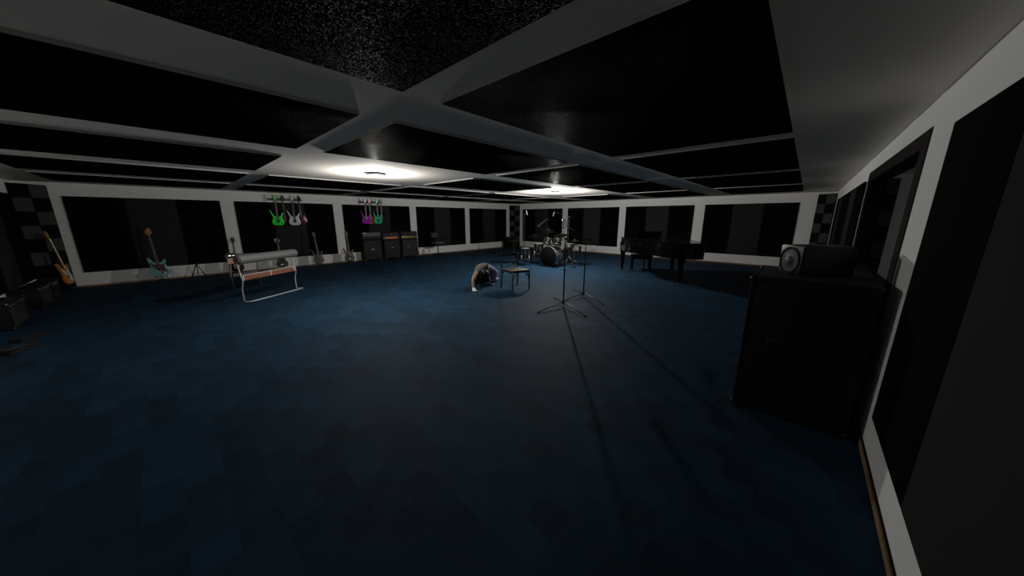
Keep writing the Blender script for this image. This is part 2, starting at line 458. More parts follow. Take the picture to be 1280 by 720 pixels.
# ------------------------------------------------------------------ ceiling lamps
def ceiling_lamp(label, x, y, power):
    t = thing('ceiling_light', label, 'ceiling light', (x, y, H), 0, 'round ceiling lights')
    MB().lathe([(0.0, 0), (0.165, 0), (0.165, -0.040), (0.150, -0.046), (0.150, -0.036), (0.0, -0.036)], 40).build('rim', M['lamp_rim'], t)
    MB().lathe([(0.0, -0.0365), (0.149, -0.0365), (0.144, -0.050), (0.09, -0.060), (0.0, -0.064)], 40).build('diffuser', M['lamp_glow'], t)
    ld = bpy.data.lights.new('lamp_bulb', 'POINT'); ld.energy = power; ld.shadow_soft_size = 0.04; ld.color = (1.0, 0.972, 0.925)
    lo = bpy.data.objects.new('lamp_bulb', ld); COL.objects.link(lo); lo.location = (x, y, H-0.15)
    return t
P1, P2 = 122.0, 262.0
ceiling_lamp('round white ceiling light nearest, above the padded chrome rack side', -5.75, 2.66, P1)
ceiling_lamp('round white ceiling light farther away, above the drum kit side', -5.66, 8.00, P2)
# lamp of the control booth behind the glass
ld = bpy.data.lights.new('booth_bulb', 'POINT'); ld.energy = 9; ld.shadow_soft_size = 0.1
lo = bpy.data.objects.new('booth_bulb', ld); COL.objects.link(lo); lo.location = (XR+2.6, 5.0, 2.1)

# ------------------------------------------------------------------ guitars
STRAT = [(0, 0), (.09, .004), (.145, .04), (.165, .11), (.15, .18), (.122, .245), (.130, .305), (.158, .36), (.168, .405), (.140, .412), (.100, .355), (.060, .318), (0, .312), (-.055, .322), (-.090, .37), (-.125, .435), (-.160, .475), (-.182, .468), (-.165, .39), (-.138, .31), (-.122, .245), (-.148, .18), (-.165, .11), (-.145, .04), (-.09, .004)]
SUPER = [(0, 0), (.10, .004), (.150, .05), (.155, .12), (.128, .20), (.125, .27), (.150, .34), (.162, .405), (.140, .395), (.105, .33), (.06, .285), (0, .275), (-.06, .29), (-.100, .35), (-.140, .43), (-.172, .478), (-.176, .44), (-.150, .34), (-.125, .27), (-.128, .20), (-.155, .12), (-.150, .05), (-.10, .004)]
SINGLE = [(0, 0), (.10, .01), (.16, .07), (.168, .15), (.135, .225), (.115, .285), (.140, .335), (.135, .375), (.105, .365), (.06, .325), (.03, .345), (0, .40), (-.05, .41), (-.10, .40), (-.130, .355), (-.125, .285), (-.135, .225), (-.168, .15), (-.16, .07), (-.10, .01)]
JBASS = [(0, 0), (.08, .0), (.150, .035), (.185, .10), (.178, .17), (.135, .25), (.128, .33), (.150, .39), (.145, .425), (.105, .42), (.07, .37), (0, .355), (-.055, .37), (-.09, .43), (-.12, .49), (-.150, .50), (-.165, .45), (-.145, .37), (-.135, .28), (-.165, .20), (-.185, .12), (-.155, .04), (-.08, .0)]
def guitar(name, label, cat, outline, body, fret, neck, head, L=1.0, strings=6, guard=None, hstyle='six', pick=M['black'], sc=1.0, group=None, plate=None, hcol=None, metal=M['chrome'], bsc=1.0):
    """local frame: z up the neck, x to the viewer's right, front faces -y, bottom of the body at the origin"""
    t = thing(name, label, cat, (0, 0, 0), 0, group)
    ol = [(x*sc, z*sc*bsc) for x, z in outline]
    top = max(z for x, z in ol if abs(x) < 0.02)
    poly = spline(ol, 3)
    b = MB().prism(poly, -0.021, 0.021)
    es = [e for e in b.bm.edges if len(e.link_faces) == 2 and abs(e.verts[0].co.y-e.verts[1].co.y) < 1e-6]
    bmesh.ops.bevel(b.bm, geom=es, offset=0.007, segments=2, affect='EDGES', profile=0.5)
    b.build('body', body, t)
    zj = top-0.03; zn = L-0.17
    # neck with fretboard as a sub-part
    nb = MB(); rows = []
    for z, w, dp in ((zj-0.02, .028, .024), (zj+0.05, .027, .022), (zn, .021, .018)):
        rows.append([(x, y, z) for x, y in ((-w, -0.026), (w, -0.026), (w*0.8, -0.026+dp*0.8), (0, -0.026+dp), (-w*0.8, -0.026+dp*0.8), (-w, -0.026))])
    nb.quadstrip(rows); nk = nb.build('neck', neck, t)
    fb = MB(); fb.mi = 0
    fb.prism([(-.029, zj-0.08), (.029, zj-0.08), (.0215, zn), (-.0215, zn)], -0.031, -0.026)
    fb.mi = 1
    nfr = 12
    for i in range(nfr):
        z = zn-(zn-zj+0.05)*(1-0.9**(i+1))/(1-0.9**(nfr+1))
        fb.b2((-.023, -0.0322, z-0.0012), (.023, -0.0305, z+0.0012))
        if i in (2, 4, 6, 8, 11): fb.cyl((0, -0.0325, z+0.014), (0, -0.030, z+0.014), 0.0055, seg=8)
    fb.build('fretboard', [fret, M['inlay']], nk, False)
    # headstock
    if hstyle == 'six': hp = [(-.021, zn), (.021, zn), (.024, zn+.03), (.050, zn+.055), (.058, zn+.075), (.02, zn+.15), (-.005, zn+.172), (-.026, zn+.165), (-.018, zn+.14), (-.030, zn+.03)]
    elif hstyle == 'four': hp = [(-.021, zn), (.021, zn), (.03, zn+.025), (.062, zn+.045), (.066, zn+.08), (.05, zn+.13), (.045, zn+.175), (.01, zn+.185), (-.002, zn+.16), (-.03, zn+.12), (-.038, zn+.05)]
    else: hp = [(-.021, zn), (.021, zn), (.03, zn+.03), (.045, zn+.05), (.042, zn+.15), (.03, zn+.175), (0, zn+.16), (-.03, zn+.175), (-.042, zn+.15), (-.045, zn+.05), (-.03, zn+.03)]
    MB().prism(hp, -0.024, -0.009).build('headstock', head, t, False)
    for k in range(strings):
        if hstyle in ('six', 'four'):
            f = k/(strings-1); x = -.030+0.008*f; z = zn+.035+f*(.115 if hstyle == 'six' else .10); dx = -.026
        else:
            sd = -1 if k % 2 else 1; x = .042*sd; z = zn+.06+.04*(k//2); dx = .024*sd
        MB().cyl((x, -0.017, z), (x+dx, -0.017, z), 0.004, seg=6).sph((x+dx, -0.017, z), 0.010, (1, .6, .8), 8).build('tuning_peg', metal, t)
    if guard is not None:
        gp, gm = guard
        MB().prism(spline([(x*sc, z*sc*bsc) for x, z in gp], 2), -0.0245, -0.0215).build('pickguard', gm, t, False)
    zb = 0.10*bsc
    for zz in ((zj-0.115, zb+0.05) if strings == 6 else (zb+0.19*bsc, zb+0.09*bsc)):
        MB().box((0, -0.026, zz), (0.084, 0.010, 0.034), None, 0.004).build('pickup', pick, t)
    MB().box((0, -0.027, zb), (0.085, 0.012, 0.032), None, 0.003).build('bridge', metal, t)
    for (kx, kz) in ((.095, .10), (.085, .055)):
        MB().cyl((kx*sc, -0.020, kz*bsc), (kx*sc, -0.036, kz*bsc), 0.011, 0.009, 12).build('control_knob', metal if plate is None else M['inlay'], t)
    if plate is not None:
        px, pz, pr = plate
        MB().cyl((px, -0.020, pz), (px, -0.0275, pz), pr, pr*0.95, 20).build('control_plate', M['g_white'], t)
    sm = MB()
    for k in range(strings):
        x0 = (k/(strings-1)-.5)*.05; x1 = (k/(strings-1)-.5)*.034
        sm.cyl((x0, -0.034, zb), (x1, -0.0335, zn), 0.0007, seg=4)
    sm.build('strings', M['string'], t, False)
    return t

SG = [(.02, .07), (.10, .06), (.125, .12), (.105, .20), (.105, .29), (.115, .34), (.06, .30), (-.05, .30), (-.10, .37), (-.12, .33), (-.09, .22), (-.04, .17)]
def tilt(t, rx=0.0, ry=0.0, rz=0.0): t.rotation_mode = 'XYZ'; t.rotation_euler = (rx, ry, rz)

FACE = PI/2      # faces +x (front -y turned to +x)
# ---- hanging guitars (two racks)
def rack(label, y0, y1, z):
    t = thing('guitar_rack', label, 'guitar rack', (XL+0.001, y0, z), 0, 'wall guitar racks')
    MB().b2((0, 0, -0.035), (0.03, y1-y0, 0.035), 0.006).build('rail', M['grey_paint'], t)
    return t
def hook(t, y, d):
    m = MB()
    m.tube([(0.02, y, 0), (d-0.03, y, 0), (d-0.02, y, -0.004)], 0.007, 8)
    m.tube([(d+0.035, y-0.036, 0.022), (d+0.01, y-0.034, 0.0), (d-0.025, y-0.02, -0.004), (d-0.03, y, -0.004), (d-0.025, y+0.02, -0.004), (d+0.01, y+0.034, 0.0), (d+0.035, y+0.036, 0.022)], 0.007, 8)
    m.build('hook', M['black_metal'], t)
def hang(n, lab, outline, col, y, d, zb, L, fret, neck, hcol, pick=M['black'], group='guitars hanging on the wall racks'):
    g = guitar('electric_guitar', lab, 'guitar', outline, col, fret, neck, hcol, L=L, group=group, pick=pick, hstyle='six', metal=M['black_metal'])
    g.location = (XL+d, y, zb); g.rotation_euler = (0, 0, FACE)
    return g
r1 = rack('grey wall rack holding the green, black, white and red guitars', 2.241, 3.156, 2.183)
H1 = [(2.389, .23, 'neon green electric guitar hanging leftmost on the first wall rack', M['g_green'], M['g_green'], M['ebony'], M['ebony'], SUPER),
      (2.606, .12, 'black electric guitar with brown neck hanging between green and white guitars', M['g_black'], M['g_black'], M['rosewood'], M['maple'], SUPER),
      (2.832, .23, 'white electric guitar hanging on the first wall rack', M['g_white'], M['g_white'], M['ebony'], M['ebony'], SUPER),
      (3.049, .12, 'dark red electric guitar hanging rightmost on the first wall rack', M['g_red'], M['g_black'], M['ebony'], M['ebony'], SINGLE)]
for y, d, lab, c, hc, fr, nk, ol in H1:
    hook(r1, y-2.241, d-0.018); hang(0, lab, ol, c, y, d, 1.386, 0.937, fr, nk, hc)
r2 = rack('grey wall rack holding the purple, orange, teal and navy guitars', 5.006, 5.892, 2.195)
H2 = [(5.127, .23, 'magenta purple electric guitar hanging leftmost above the amplifiers', M['g_purple']),
      (5.338, .12, 'orange electric guitar hanging between the purple and teal guitars', M['g_orange']),
      (5.570, .23, 'teal green electric guitar hanging above the amplifiers', M['g_teal']),
      (5.777, .12, 'navy blue electric guitar hanging rightmost above the amplifiers', M['g_navy'])]
for y, d, lab, c in H2:
    hook(r2, y-5.006, d-0.018); hang(0, lab, SUPER, c, y, d, 1.399, 0.937, M['ebony'], M['ebony'], c if c is not M['g_navy'] else M['g_black'])

# ---- guitar stands on the floor
def guitar_stand(label, x, y, rz, h=0.42, cz=0.15, group='guitar stands on the floor'):
    """front faces local -y; cradle arms carry a body whose bottom is at height cz"""
    t = thing('guitar_stand', label, 'guitar stand', (x, y, 0), rz, group)
    MB().tube([(0, 0.05, 0.06), (0, 0.10, h)], 0.010).build('upright', M['black_metal'], t)
    MB().tube([(0, 0.05, 0.10), (-0.20, -0.20, 0.010)], 0.009).build('leg', M['black_metal'], t)
    MB().tube([(0, 0.05, 0.10), (0.20, -0.20, 0.010)], 0.009).build('leg', M['black_metal'], t)
    MB().tube([(0, 0.05, 0.10), (0.0, 0.24, 0.010)], 0.009).build('leg', M['black_metal'], t)
    c = MB()
    c.tube([(0, 0.055, cz-0.01), (-0.11, 0.03, cz-0.02), (-0.11, -0.055, cz-0.02), (-0.11, -0.065, cz+0.02)], 0.008)
    c.tube([(0, 0.055, cz-0.01), (0.11, 0.03, cz-0.02), (0.11, -0.055, cz-0.02), (0.11, -0.065, cz+0.02)], 0.008)
    c.build('cradle', M['rubber'], t)
    f = MB().tube([(-0.09, 0.05, h-0.01), (-0.07, 0.095, h), (0.07, 0.095, h), (0.09, 0.05, h-0.01)], 0.008)
    f.build('back_rest', M['rubber'], t)
    return t
def floor_guitar(g, x, y, z, lean, side, yaw=0.0):
    g.rotation_mode = 'XYZ'
    m = rotz(FACE+yaw) @ Matrix.Rotation(-lean, 4, 'X') @ Matrix.Rotation(side, 4, 'Y')
    g.rotation_euler = m.to_euler('XYZ'); g.location = (x, y, z)
g = guitar('bass_guitar', 'pale blue bass guitar with brown pickguard leaning on a floor stand', 'bass guitar', JBASS, M['g_blue'], M['rosewood'], M['maple'], M['maple'], L=1.20, strings=4, hstyle='four', guard=(SG, M['tort']), group=None, bsc=0.95, plate=(.075, .07, .028))
floor_guitar(g, -11.945, -0.298, 0.165, 0.10, -0.05)
guitar_stand('low black stand carrying the pale blue bass guitar', -11.975, -0.308, FACE, 0.42, 0.15)
g = guitar('electric_guitar', 'black electric guitar with tan pickguard, standing left of the padded chrome rack', 'guitar', SINGLE, M['g_black'], M['ebony'], M['grey_paint'], M['black'], L=0.98, hstyle='lp', metal=M['grey_paint'], guard=([(-.05, .10), (.05, .10), (.05, .22), (-.05, .22)], M['tan']))
floor_guitar(g, -11.966, 1.176, 0.095, 0.10, 0.03)
guitar_stand('low black stand carrying the black guitar with tan pickguard', -11.996, 1.176, FACE, 0.40, 0.08)
g = guitar('electric_guitar', 'cream edged black electric guitar standing behind the grey padded roll', 'guitar', SINGLE, M['g_cream'], M['rosewood'], M['maple'], M['black'], L=0.93, hstyle='lp', guard=([(0, .02), (.09, .03), (.145, .08), (.15, .15), (.115, .225), (.10, .285), (.11, .33), (.06, .31), (-.06, .36), (-.11, .33), (-.10, .285), (-.115, .225), (-.15, .15), (-.145, .08), (-.09, .03)], M['g_black']))
floor_guitar(g, -11.974, 2.279, 0.075, 0.10, -0.04)
guitar_stand('low black stand carrying the cream edged guitar', -12.004, 2.279, FACE, 0.38, 0.06)
g = guitar('electric_guitar', 'charcoal grey electric guitar with pointed horns on a floor stand', 'guitar', SUPER, M['g_charcoal'], M['g_charcoal'], M['g_charcoal'], M['g_charcoal'], L=1.05, pick=M['g_charcoal'], metal=M['g_charcoal'])
floor_guitar(g, -11.972, 3.315, 0.125, 0.10, -0.04)
guitar_stand('low black stand carrying the charcoal pointed guitar', -12.002, 3.315, FACE, 0.40, 0.11)
g = guitar('electric_guitar', 'dark olive electric guitar with red-brown pickguard and white control plate', 'guitar', STRAT, M['g_olive'], M['rosewood'], M['maple'], M['g_olive'], L=1.07, metal=M['grey_paint'], guard=([(.0, .19), (.12, .19), (.12, .30), (.10, .32), (-.02, .30)], M['redguard']), plate=(.0, .10, .045))
floor_guitar(g, -11.979, 4.302, 0.085, 0.10, 0.0)
guitar_stand('low black stand carrying the dark olive guitar', -12.009, 4.302, FACE, 0.40, 0.07)
g = guitar('electric_guitar', 'amber orange electric guitar leaning in the left corner by the checkered panel', 'guitar', STRAT, M['g_amber'], M['maple'], M['maple'], M['maple'], L=1.18, guard=(SG, M['g_white']), sc=1.0, metal=M['chrome'])
m = rotz(PI*0.93) @ Matrix.Rotation(-0.12, 4, 'X') @ Matrix.Rotation(-0.02, 4, 'Y')
g.rotation_euler = m.to_euler('XYZ'); g.location = (-12.014, -1.686, 0.165)
guitar_stand('low black stand carrying the amber guitar in the left corner', -12.019, -1.721, PI*0.93, 0.40, 0.150)

# empty folding A-frame stands
def a_stand(label, x, y, rz, h, sp):
    t = thing('folding_stand', label, 'stand', (x, y, 0), rz, 'small folding stands')
    for s in (-1, 1):
        MB().tube([(0.0, 0, h), (s*sp, -0.10, 0.008)], 0.011).build('leg', M['black_metal'], t)
    MB().tube([(0.0, 0.0, h), (0, 0.17, 0.008)], 0.010).build('leg', M['black_metal'], t)
    MB().sph((0, 0, h), 0.022, seg=10).build('pivot', M['black_metal'], t)
    MB().tube([(-sp*0.62, -0.062, h*0.38), (sp*0.62, -0.062, h*0.38)], 0.007).build('brace', M['black_metal'], t)
    m = MB()
    for s in (-1, 1):
        m.tube([(s*sp*0.62, -0.062, h*0.38), (s*sp*0.62, -0.16, h*0.36), (s*sp*0.62, -0.17, h*0.44)], 0.009)
    m.build('support_arm', M['rubber'], t)
    return t
a_stand('empty black A-frame stand between the blue bass and the black guitar', -12.029, 0.371, FACE, 0.40, 0.16)
a_stand('tiny black folding stand on the floor right of the amplifier stacks', -12.102, 7.395, FACE, 0.26, 0.11)

# ------------------------------------------------------------------ amplifier stacks on the left wall
AF = -12.09     # front plane
def cabinet(label, y0, y1, z0, z1, gm, slanted=False):
    w = y1-y0; t = thing('speaker_cabinet', label, 'speaker cabinet', (AF-0.17, (y0+y1)/2, 0), FACE, 'guitar speaker cabinets')
    hw = w/2
    b = MB(); e = 0.028
    b.b2((-hw, -0.15, z0), (hw, 0.145, z1), 0.010)
    b.b2((-hw, -0.175, z0), (-hw+e, -0.149, z1), 0.006).b2((hw-e, -0.175, z0), (hw, -0.149, z1), 0.006)
    b.b2((-hw+e, -0.175, z1-e), (hw-e, -0.149, z1), 0.006).b2((-hw+e, -0.175, z0), (hw-e, -0.149, z0+e), 0.006)
    b.build('shell', M['black_matte'], t)
    MB().b2((-hw+e+.002, -0.162, z0+e+.002), (hw-e-.002, -0.1495, z1-e-.002), 0.003).build('grille', gm, t)
    for s in (-1, 1):
        for q in (-.12, .13):
            MB().cyl((s*(hw-.05)-.012, q, 0.025), (s*(hw-.05)+.012, q, 0.025), 0.025, seg=14).box((s*(hw-.05), q, z0-0.008), (.03, .03, .02)).build('caster', M['steel'], t)
    c = MB()
    for s in (-1, 1):
        for zz in (z0+0.016, z1-0.018): c.box((s*(hw-.012), -0.164, zz), (0.032, 0.030, 0.032), None, 0.008)
    c.build('corner_guards', M['black'], t)
    return t
cabs = [(4.874, 5.575, 0.05, 0.800, M['grille']), (5.673, 6.339, 0.05, 0.771, M['grille']), (6.428, 7.138, 0.05, 0.761, M['grille_tweed'])]
cl = ['black speaker cabinet on casters, left of the three, with white badge', 'black speaker cabinet in the middle of the three, under the orange panelled amplifier', 'black speaker cabinet, right of the three, under the gold panelled amplifier']
C = [cabinet(l, *a) for l, a in zip(cl, cabs)]
MB().box((0.0, -0.1655, 0.44), (0.105, 0.006, 0.030), None, 0.002).build('badge', M['badge'], C[0])
MB().prism([(-.05, .47), (-.02, .46), (0, .475), (.02, .46), (.05, .475), (.03, .445), (-.03, .445)], -0.168, -0.162).build('badge', M['badge'], C[1])
MB().box((-.08, -0.1655, 0.45), (0.06, 0.006, 0.018), None, 0.002).build('badge', M['badge'], C[2])
def amp_head(label, y0, y1, z0, z1):
    w = y1-y0; hw = w/2
    t = thing('amplifier_head', label, 'amplifier', (AF-0.15, (y0+y1)/2, z0), FACE, 'guitar amplifier heads')
    h = z1-z0; b = MB(); e = 0.022
    b.b2((-hw, -0.115, 0.006), (hw, 0.12, h), 0.012)
    b.b2((-hw, -0.14, 0.006), (-hw+e, -0.114, h), 0.005).b2((hw-e, -0.14, 0.006), (hw, -0.114, h), 0.005)
    b.b2((-hw+e, -0.14, h-e), (hw-e, -0.114, h), 0.005).b2((-hw+e, -0.14, 0.006), (hw-e, -0.114, 0.006+e), 0.005)
    b.build('shell', M['black_matte'], t)
    for sx in (-1, 1):
        for sy in (-1, 1): MB().cyl((sx*(hw-.05), sy*.08, 0), (sx*(hw-.05), sy*.08, 0.008), 0.014, seg=10).build('foot', M['rubber'], t)
    MB().tube([(-.10, 0, h-0.002), (-.09, 0, h+0.022), (.09, 0, h+0.022), (.10, 0, h-0.002)], 0.009).build('handle', M['black'], t)
    return t, hw, h
def knobs(t, xs, z, y, m, r=0.011):
    for x in xs: MB().cyl((x, y, z), (x, y-0.016, z), r, r*0.85, 12).build('control_knob', m, t)
t, hw, h = amp_head('black amplifier head with dark recessed panel, on the left cabinet', 4.862, 5.595, 0.800, 1.104)
MB().b2((-hw+.024, -0.126, h*0.42), (hw-.024, -0.1145, h-.03)).build('front_grille', M['dark_panel'], t, False)
MB().b2((-hw+.024, -0.130, .032), (hw-.024, -0.1145, h*0.40)).build('control_panel', M['grille'], t, False)
MB().box((-hw+.10, -0.128, h-.055), (0.11, 0.006, 0.035), None, 0.002).build('badge', M['gold_panel'], t)
knobs(t, [-.2+.08*k for k in range(6)], h*.2, -0.130, M['black'])
t, hw, h = amp_head('black speckled amplifier head with bright orange control panel', 5.632, 6.349, 0.771, 1.080)
MB().b2((-hw+.024, -0.126, h*0.36), (hw-.024, -0.1145, h-.03)).build('front_grille', M['grille_tweed'], t, False)
MB().b2((-hw+.024, -0.124, .032), (hw-.024, -0.1145, h*0.36)).build('lower_front', M['dark_panel'], t, False)
MB().b2((-hw+.10, -0.134, .035), (hw-.11, -0.123, h*0.36), 0.003).build('control_panel', M['orange_panel'], t)
knobs(t, [-.17+.065*k for k in range(6)], h*.21, -0.134, M['orange_panel'], 0.009)
MB().box((0, -0.128, h*.68), (0.10, 0.006, 0.035), None, 0.002).build('badge', M['grey_paint'], t)
t, hw, h = amp_head('black amplifier head with thin gold control strip, on the right cabinet', 6.408, 7.130, 0.761, 1.072)
MB().b2((-hw+.024, -0.126, h*0.42), (hw-.024, -0.1145, h-.03)).build('front_grille', M['grille'], t, False)
MB().b2((-hw+.024, -0.124, .030), (hw-.024, -0.1145, h*0.40)).build('lower_front', M['dark_panel'], t, False)
MB().b2((-hw+.028, -0.134, h*.17), (hw-.028, -0.123, h*0.37), 0.003).build('control_panel', M['gold_panel'], t)
knobs(t, [-.26+.075*k for k in range(8)], h*.27, -0.134, M['black'], 0.010)
MB().box((hw-.14, -0.128, h-.055), (0.10, 0.006, 0.02), None, 0.002).build('badge', M['grey_paint'], t)

# ------------------------------------------------------------------ small amps along the front-left wall
def combo(label, x0, x1, h, depth=0.26, yf=-1.75):
    """front faces +y"""
    w = x1-x0; hw = w/2
    t = thing('combo_amplifier', label, 'amplifier', ((x0+x1)/2, yf-depth/2, 0), PI, 'small combo amplifiers')
    d = depth/2; b = MB(); e = .022
    b.b2((-hw, -d+.02, .012), (hw, d, h), .010)
    b.b2((-hw, -d, .012), (-hw+e, -d+.021, h), .005).b2((hw-e, -d, .012), (hw, -d+.021, h), .005)
    b.b2((-hw+e, -d, h-e), (hw-e, -d+.021, h), .005).b2((-hw+e, -d, .012), (hw-e, -d+.021, .012+e), .005)
    b.build('shell', M['black_matte'], t)
    MB().b2((-hw+e, -d+.008, .012+e), (hw-e, -d+.0205, h-.085), .003).build('grille', M['grille'], t)
    MB().b2((-hw+e, -d+.006, h-.083), (hw-e, -d+.0205, h-e-.002), .002).build('control_panel', M['dark_panel'], t)
    n = 6
    for k in range(n):
        x = -hw+.09+(w-.18)*k/(n-1)
        MB().cyl((x, -d+.006, h-.052), (x, -d-.010, h-.052), .012, .010, 12).build('control_knob', M['steel'], t)
    for s in (-1, 1):
        c = MB()
        for zz in (.022, h-.010): c.sph((s*(hw-.008), -d+.008, zz), .014, seg=8)
        c.build('metal_corner', M['chrome'], t)
    for sx in (-1, 1):
        MB().cyl((sx*(hw-.05), 0, 0), (sx*(hw-.05), 0, .014), .016, seg=10).build('foot', M['rubber'], t)
    MB().tube([(-.10, 0, h-.002), (-.08, 0, h+.02), (.08, 0, h+.02), (.10, 0, h-.002)], .009).build('handle', M['black'], t)
    return t
combo('small black combo amplifier nearest the left edge of the row', -9.11, -8.317, .39)
combo('small black combo amplifier, middle of the row by the left wall', -10.77, -9.973, .372)
combo('small black combo amplifier nearest the amber guitar in the left corner', -11.40, -10.85, .36)
def pedal(label, x, y, rz):
    t = thing('foot_pedal', label, 'pedal', (x, y, 0), rz, 'black floor pedals')
    MB().prism([(-.16, 0), (.16, 0), (.16, .016), (-.16, .03)], -.065, .065).build('base_plate', M['rubber'], t, False)
    MB().box((0, 0, .036), (.29, .11, .012), Euler((0, .045, 0)).to_matrix(), .004).build('treadle', M['rubber'], t)
    MB().tube([(.02, -.05, .028), (.02, .05, .028)], .006).build('hinge', M['steel'], t)
    return t
pedal('black floor pedal in front of the nearest small amplifier', -7.527, -1.519, 2.65)
pedal('black floor pedal lowest at the left edge of the floor', -6.964, -1.501, 2.65)

# ------------------------------------------------------------------ padded chrome rack and its smaller neighbour
def padded_rack():
    pL = V((-7.839, 0.790, 0)); pR = V((-8.511, 1.816, 0)); d = (pR-pL); L = d.length; a = math.atan2(d.y, d.x)
    t = thing('padded_rack', 'chrome framed rack with long grey padded roll and brown leather band', 'padded rack', pL, a)
    # local x along the rack, +y away, -y toward the open floor
    base_f = 0.13
    for k, x in enumerate((0, L)):
        MB().tube(spline([(x, 0, .0135), (x-.0, .0, .25), (x, -.045, .42), (x, -.02, .56), (x, .0, .70), (x, .0, .80)], 5, False), 0.012, 10).build('post', M['white_metal'], t)
    bs = [(0, 0, .014), (0.0, -base_f*.6, .014), (.06, -base_f, .014), (L-.02, -base_f, .014), (L+.03, -base_f, .014), (L+.02, -base_f*.6, .014), (L, 0, .014)]
    MB().tube(bs, 0.0135, 10).build('base_bar', M['white_metal'], t)
    r = .088; m = MB()
    m.cyl((-.02, 0, .83), (L+.10, 0, .83), r, seg=28)
    bmesh.ops.bevel(m.bm, geom=[e for e in m.bm.edges if any(len(f.verts) > 6 for f in e.link_faces)], offset=.02, segments=3, affect='EDGES')
    m.build('padded_roll', M['pad'], t)
    band = MB().b2((.02, -.036, .425), (L-.02, -.022, .535), .004)
    bo = band.build('leather_band', M['leather'], t)
    st = MB(); n = 30
    for k in range(n):
        x = .03+(L-.06)*k/(n-1)
        st.b2((x, -.040, .522), (x+.022, -.018, .537))
    for x in (.03, L*.5, L-.035): st.b2((x, -.040, .43), (x+.014, -.035, .535))
    st.build('stitching', M['stitch'], bo, False)
    MB().tube([(0, -.022, .485), (L, -.022, .485)], .010, 8).build('cross_rail', M['white_metal'], t)
padded_rack()
def low_rack():
    pL = V((-9.480, 0.804, 0)); pR = V((-9.672, 1.351, 0)); d = pR-pL; L = d.length; a = math.atan2(d.y, d.x)
    t = thing('padded_rack', 'short grey rack with chrome ended top roll, behind the long padded rack', 'padded rack', pL, a)
    MB().tube([(0, 0, .0), (0.0, .0, .36), (.05, 0, .74)], .022, 10).build('post', M['grey_paint'], t)
    MB().tube([(L, 0, .0), (L-.03, .0, .36), (L, 0, .74)], .014, 10).build('post', M['grey_paint'], t)
    MB().cyl((.12, 0, .765), (L-.01, 0, .745), .048, seg=20).build('padded_roll', M['grey_paint'], t)
    MB().lathe([(0, -.01), (.055, -.01), (.066, .03), (.066, .11), (.055, .13), (0, .13)], 20, Matrix.Translation((0.0, 0, .768)) @ Matrix.Rotation(PI/2, 4, 'Y')).build('end_cap', M['chrome'], t)
    MB().b2((-.03, -.05, .60), (.13, -.036, .72), .006).build('leather_patch', M['tan'], t)
    MB().b2((.03, -.03, .28), (L-.02, .03, .36), .008).build('lower_rail', M['grey_paint'], t)
low_rack()

# ------------------------------------------------------------------ swivel chair by the wall
def swivel():
    t = thing('swivel_chair', 'grey swivel chair on a star base in front of the guitar wall', 'chair', (-11.737, 7.906, 0), FACE+0.15)
    for k in range(5):
        a = 2*PI*k/5+.2
        lg = MB().tube([(0, 0, .11), (.26*math.cos(a), .26*math.sin(a), .075)], [.022, .014]).build('leg', M['black'], t)
        MB().cyl((.26*math.cos(a)-.012, .26*math.sin(a), .03), (.26*math.cos(a)+.012, .26*math.sin(a), .03), .03, seg=12).build('caster', M['rubber'], lg)
    MB().cyl((0, 0, .09), (0, 0, .52), .022, seg=14).build('gas_column', M['black_metal'], t)
    MB().box((0, 0, .56), (.44, .42, .075), None, .03).build('seat', M['steel_grey'], t)
    m = MB(); rows = []
    for z, w, yb in ((.78, .17, .21), (.82, .21, .215), (.90, .22, .225), (.97, .20, .235), (1.0, .15, .24)):
        rows.append([(w*s, yb-.05*(1-abs(s))*0+.05*abs(s)*-1, z) for s in (-1, -.5, 0, .5, 1)])
    m.quadstrip(rows)
    bmesh.ops.solidify(m.bm, geom=m.bm.faces[:], thickness=.045)
    m.build('backrest', M['steel_grey'], t)
    MB().tube([(0, .12, .53), (0, .24, .56), (0, .25, .70), (0, .235, .88)], .016).build('back_stem', M['black_metal'], t)
    for s in (-1, 1):
        MB().tube([(s*.2, .05, .55), (s*.25, .05, .57), (s*.25, .05, .70)], .012).box((s*.25, 0, .71), (.05, .22, .025), None, .008).build('armrest', M['black'], t)
swivel()

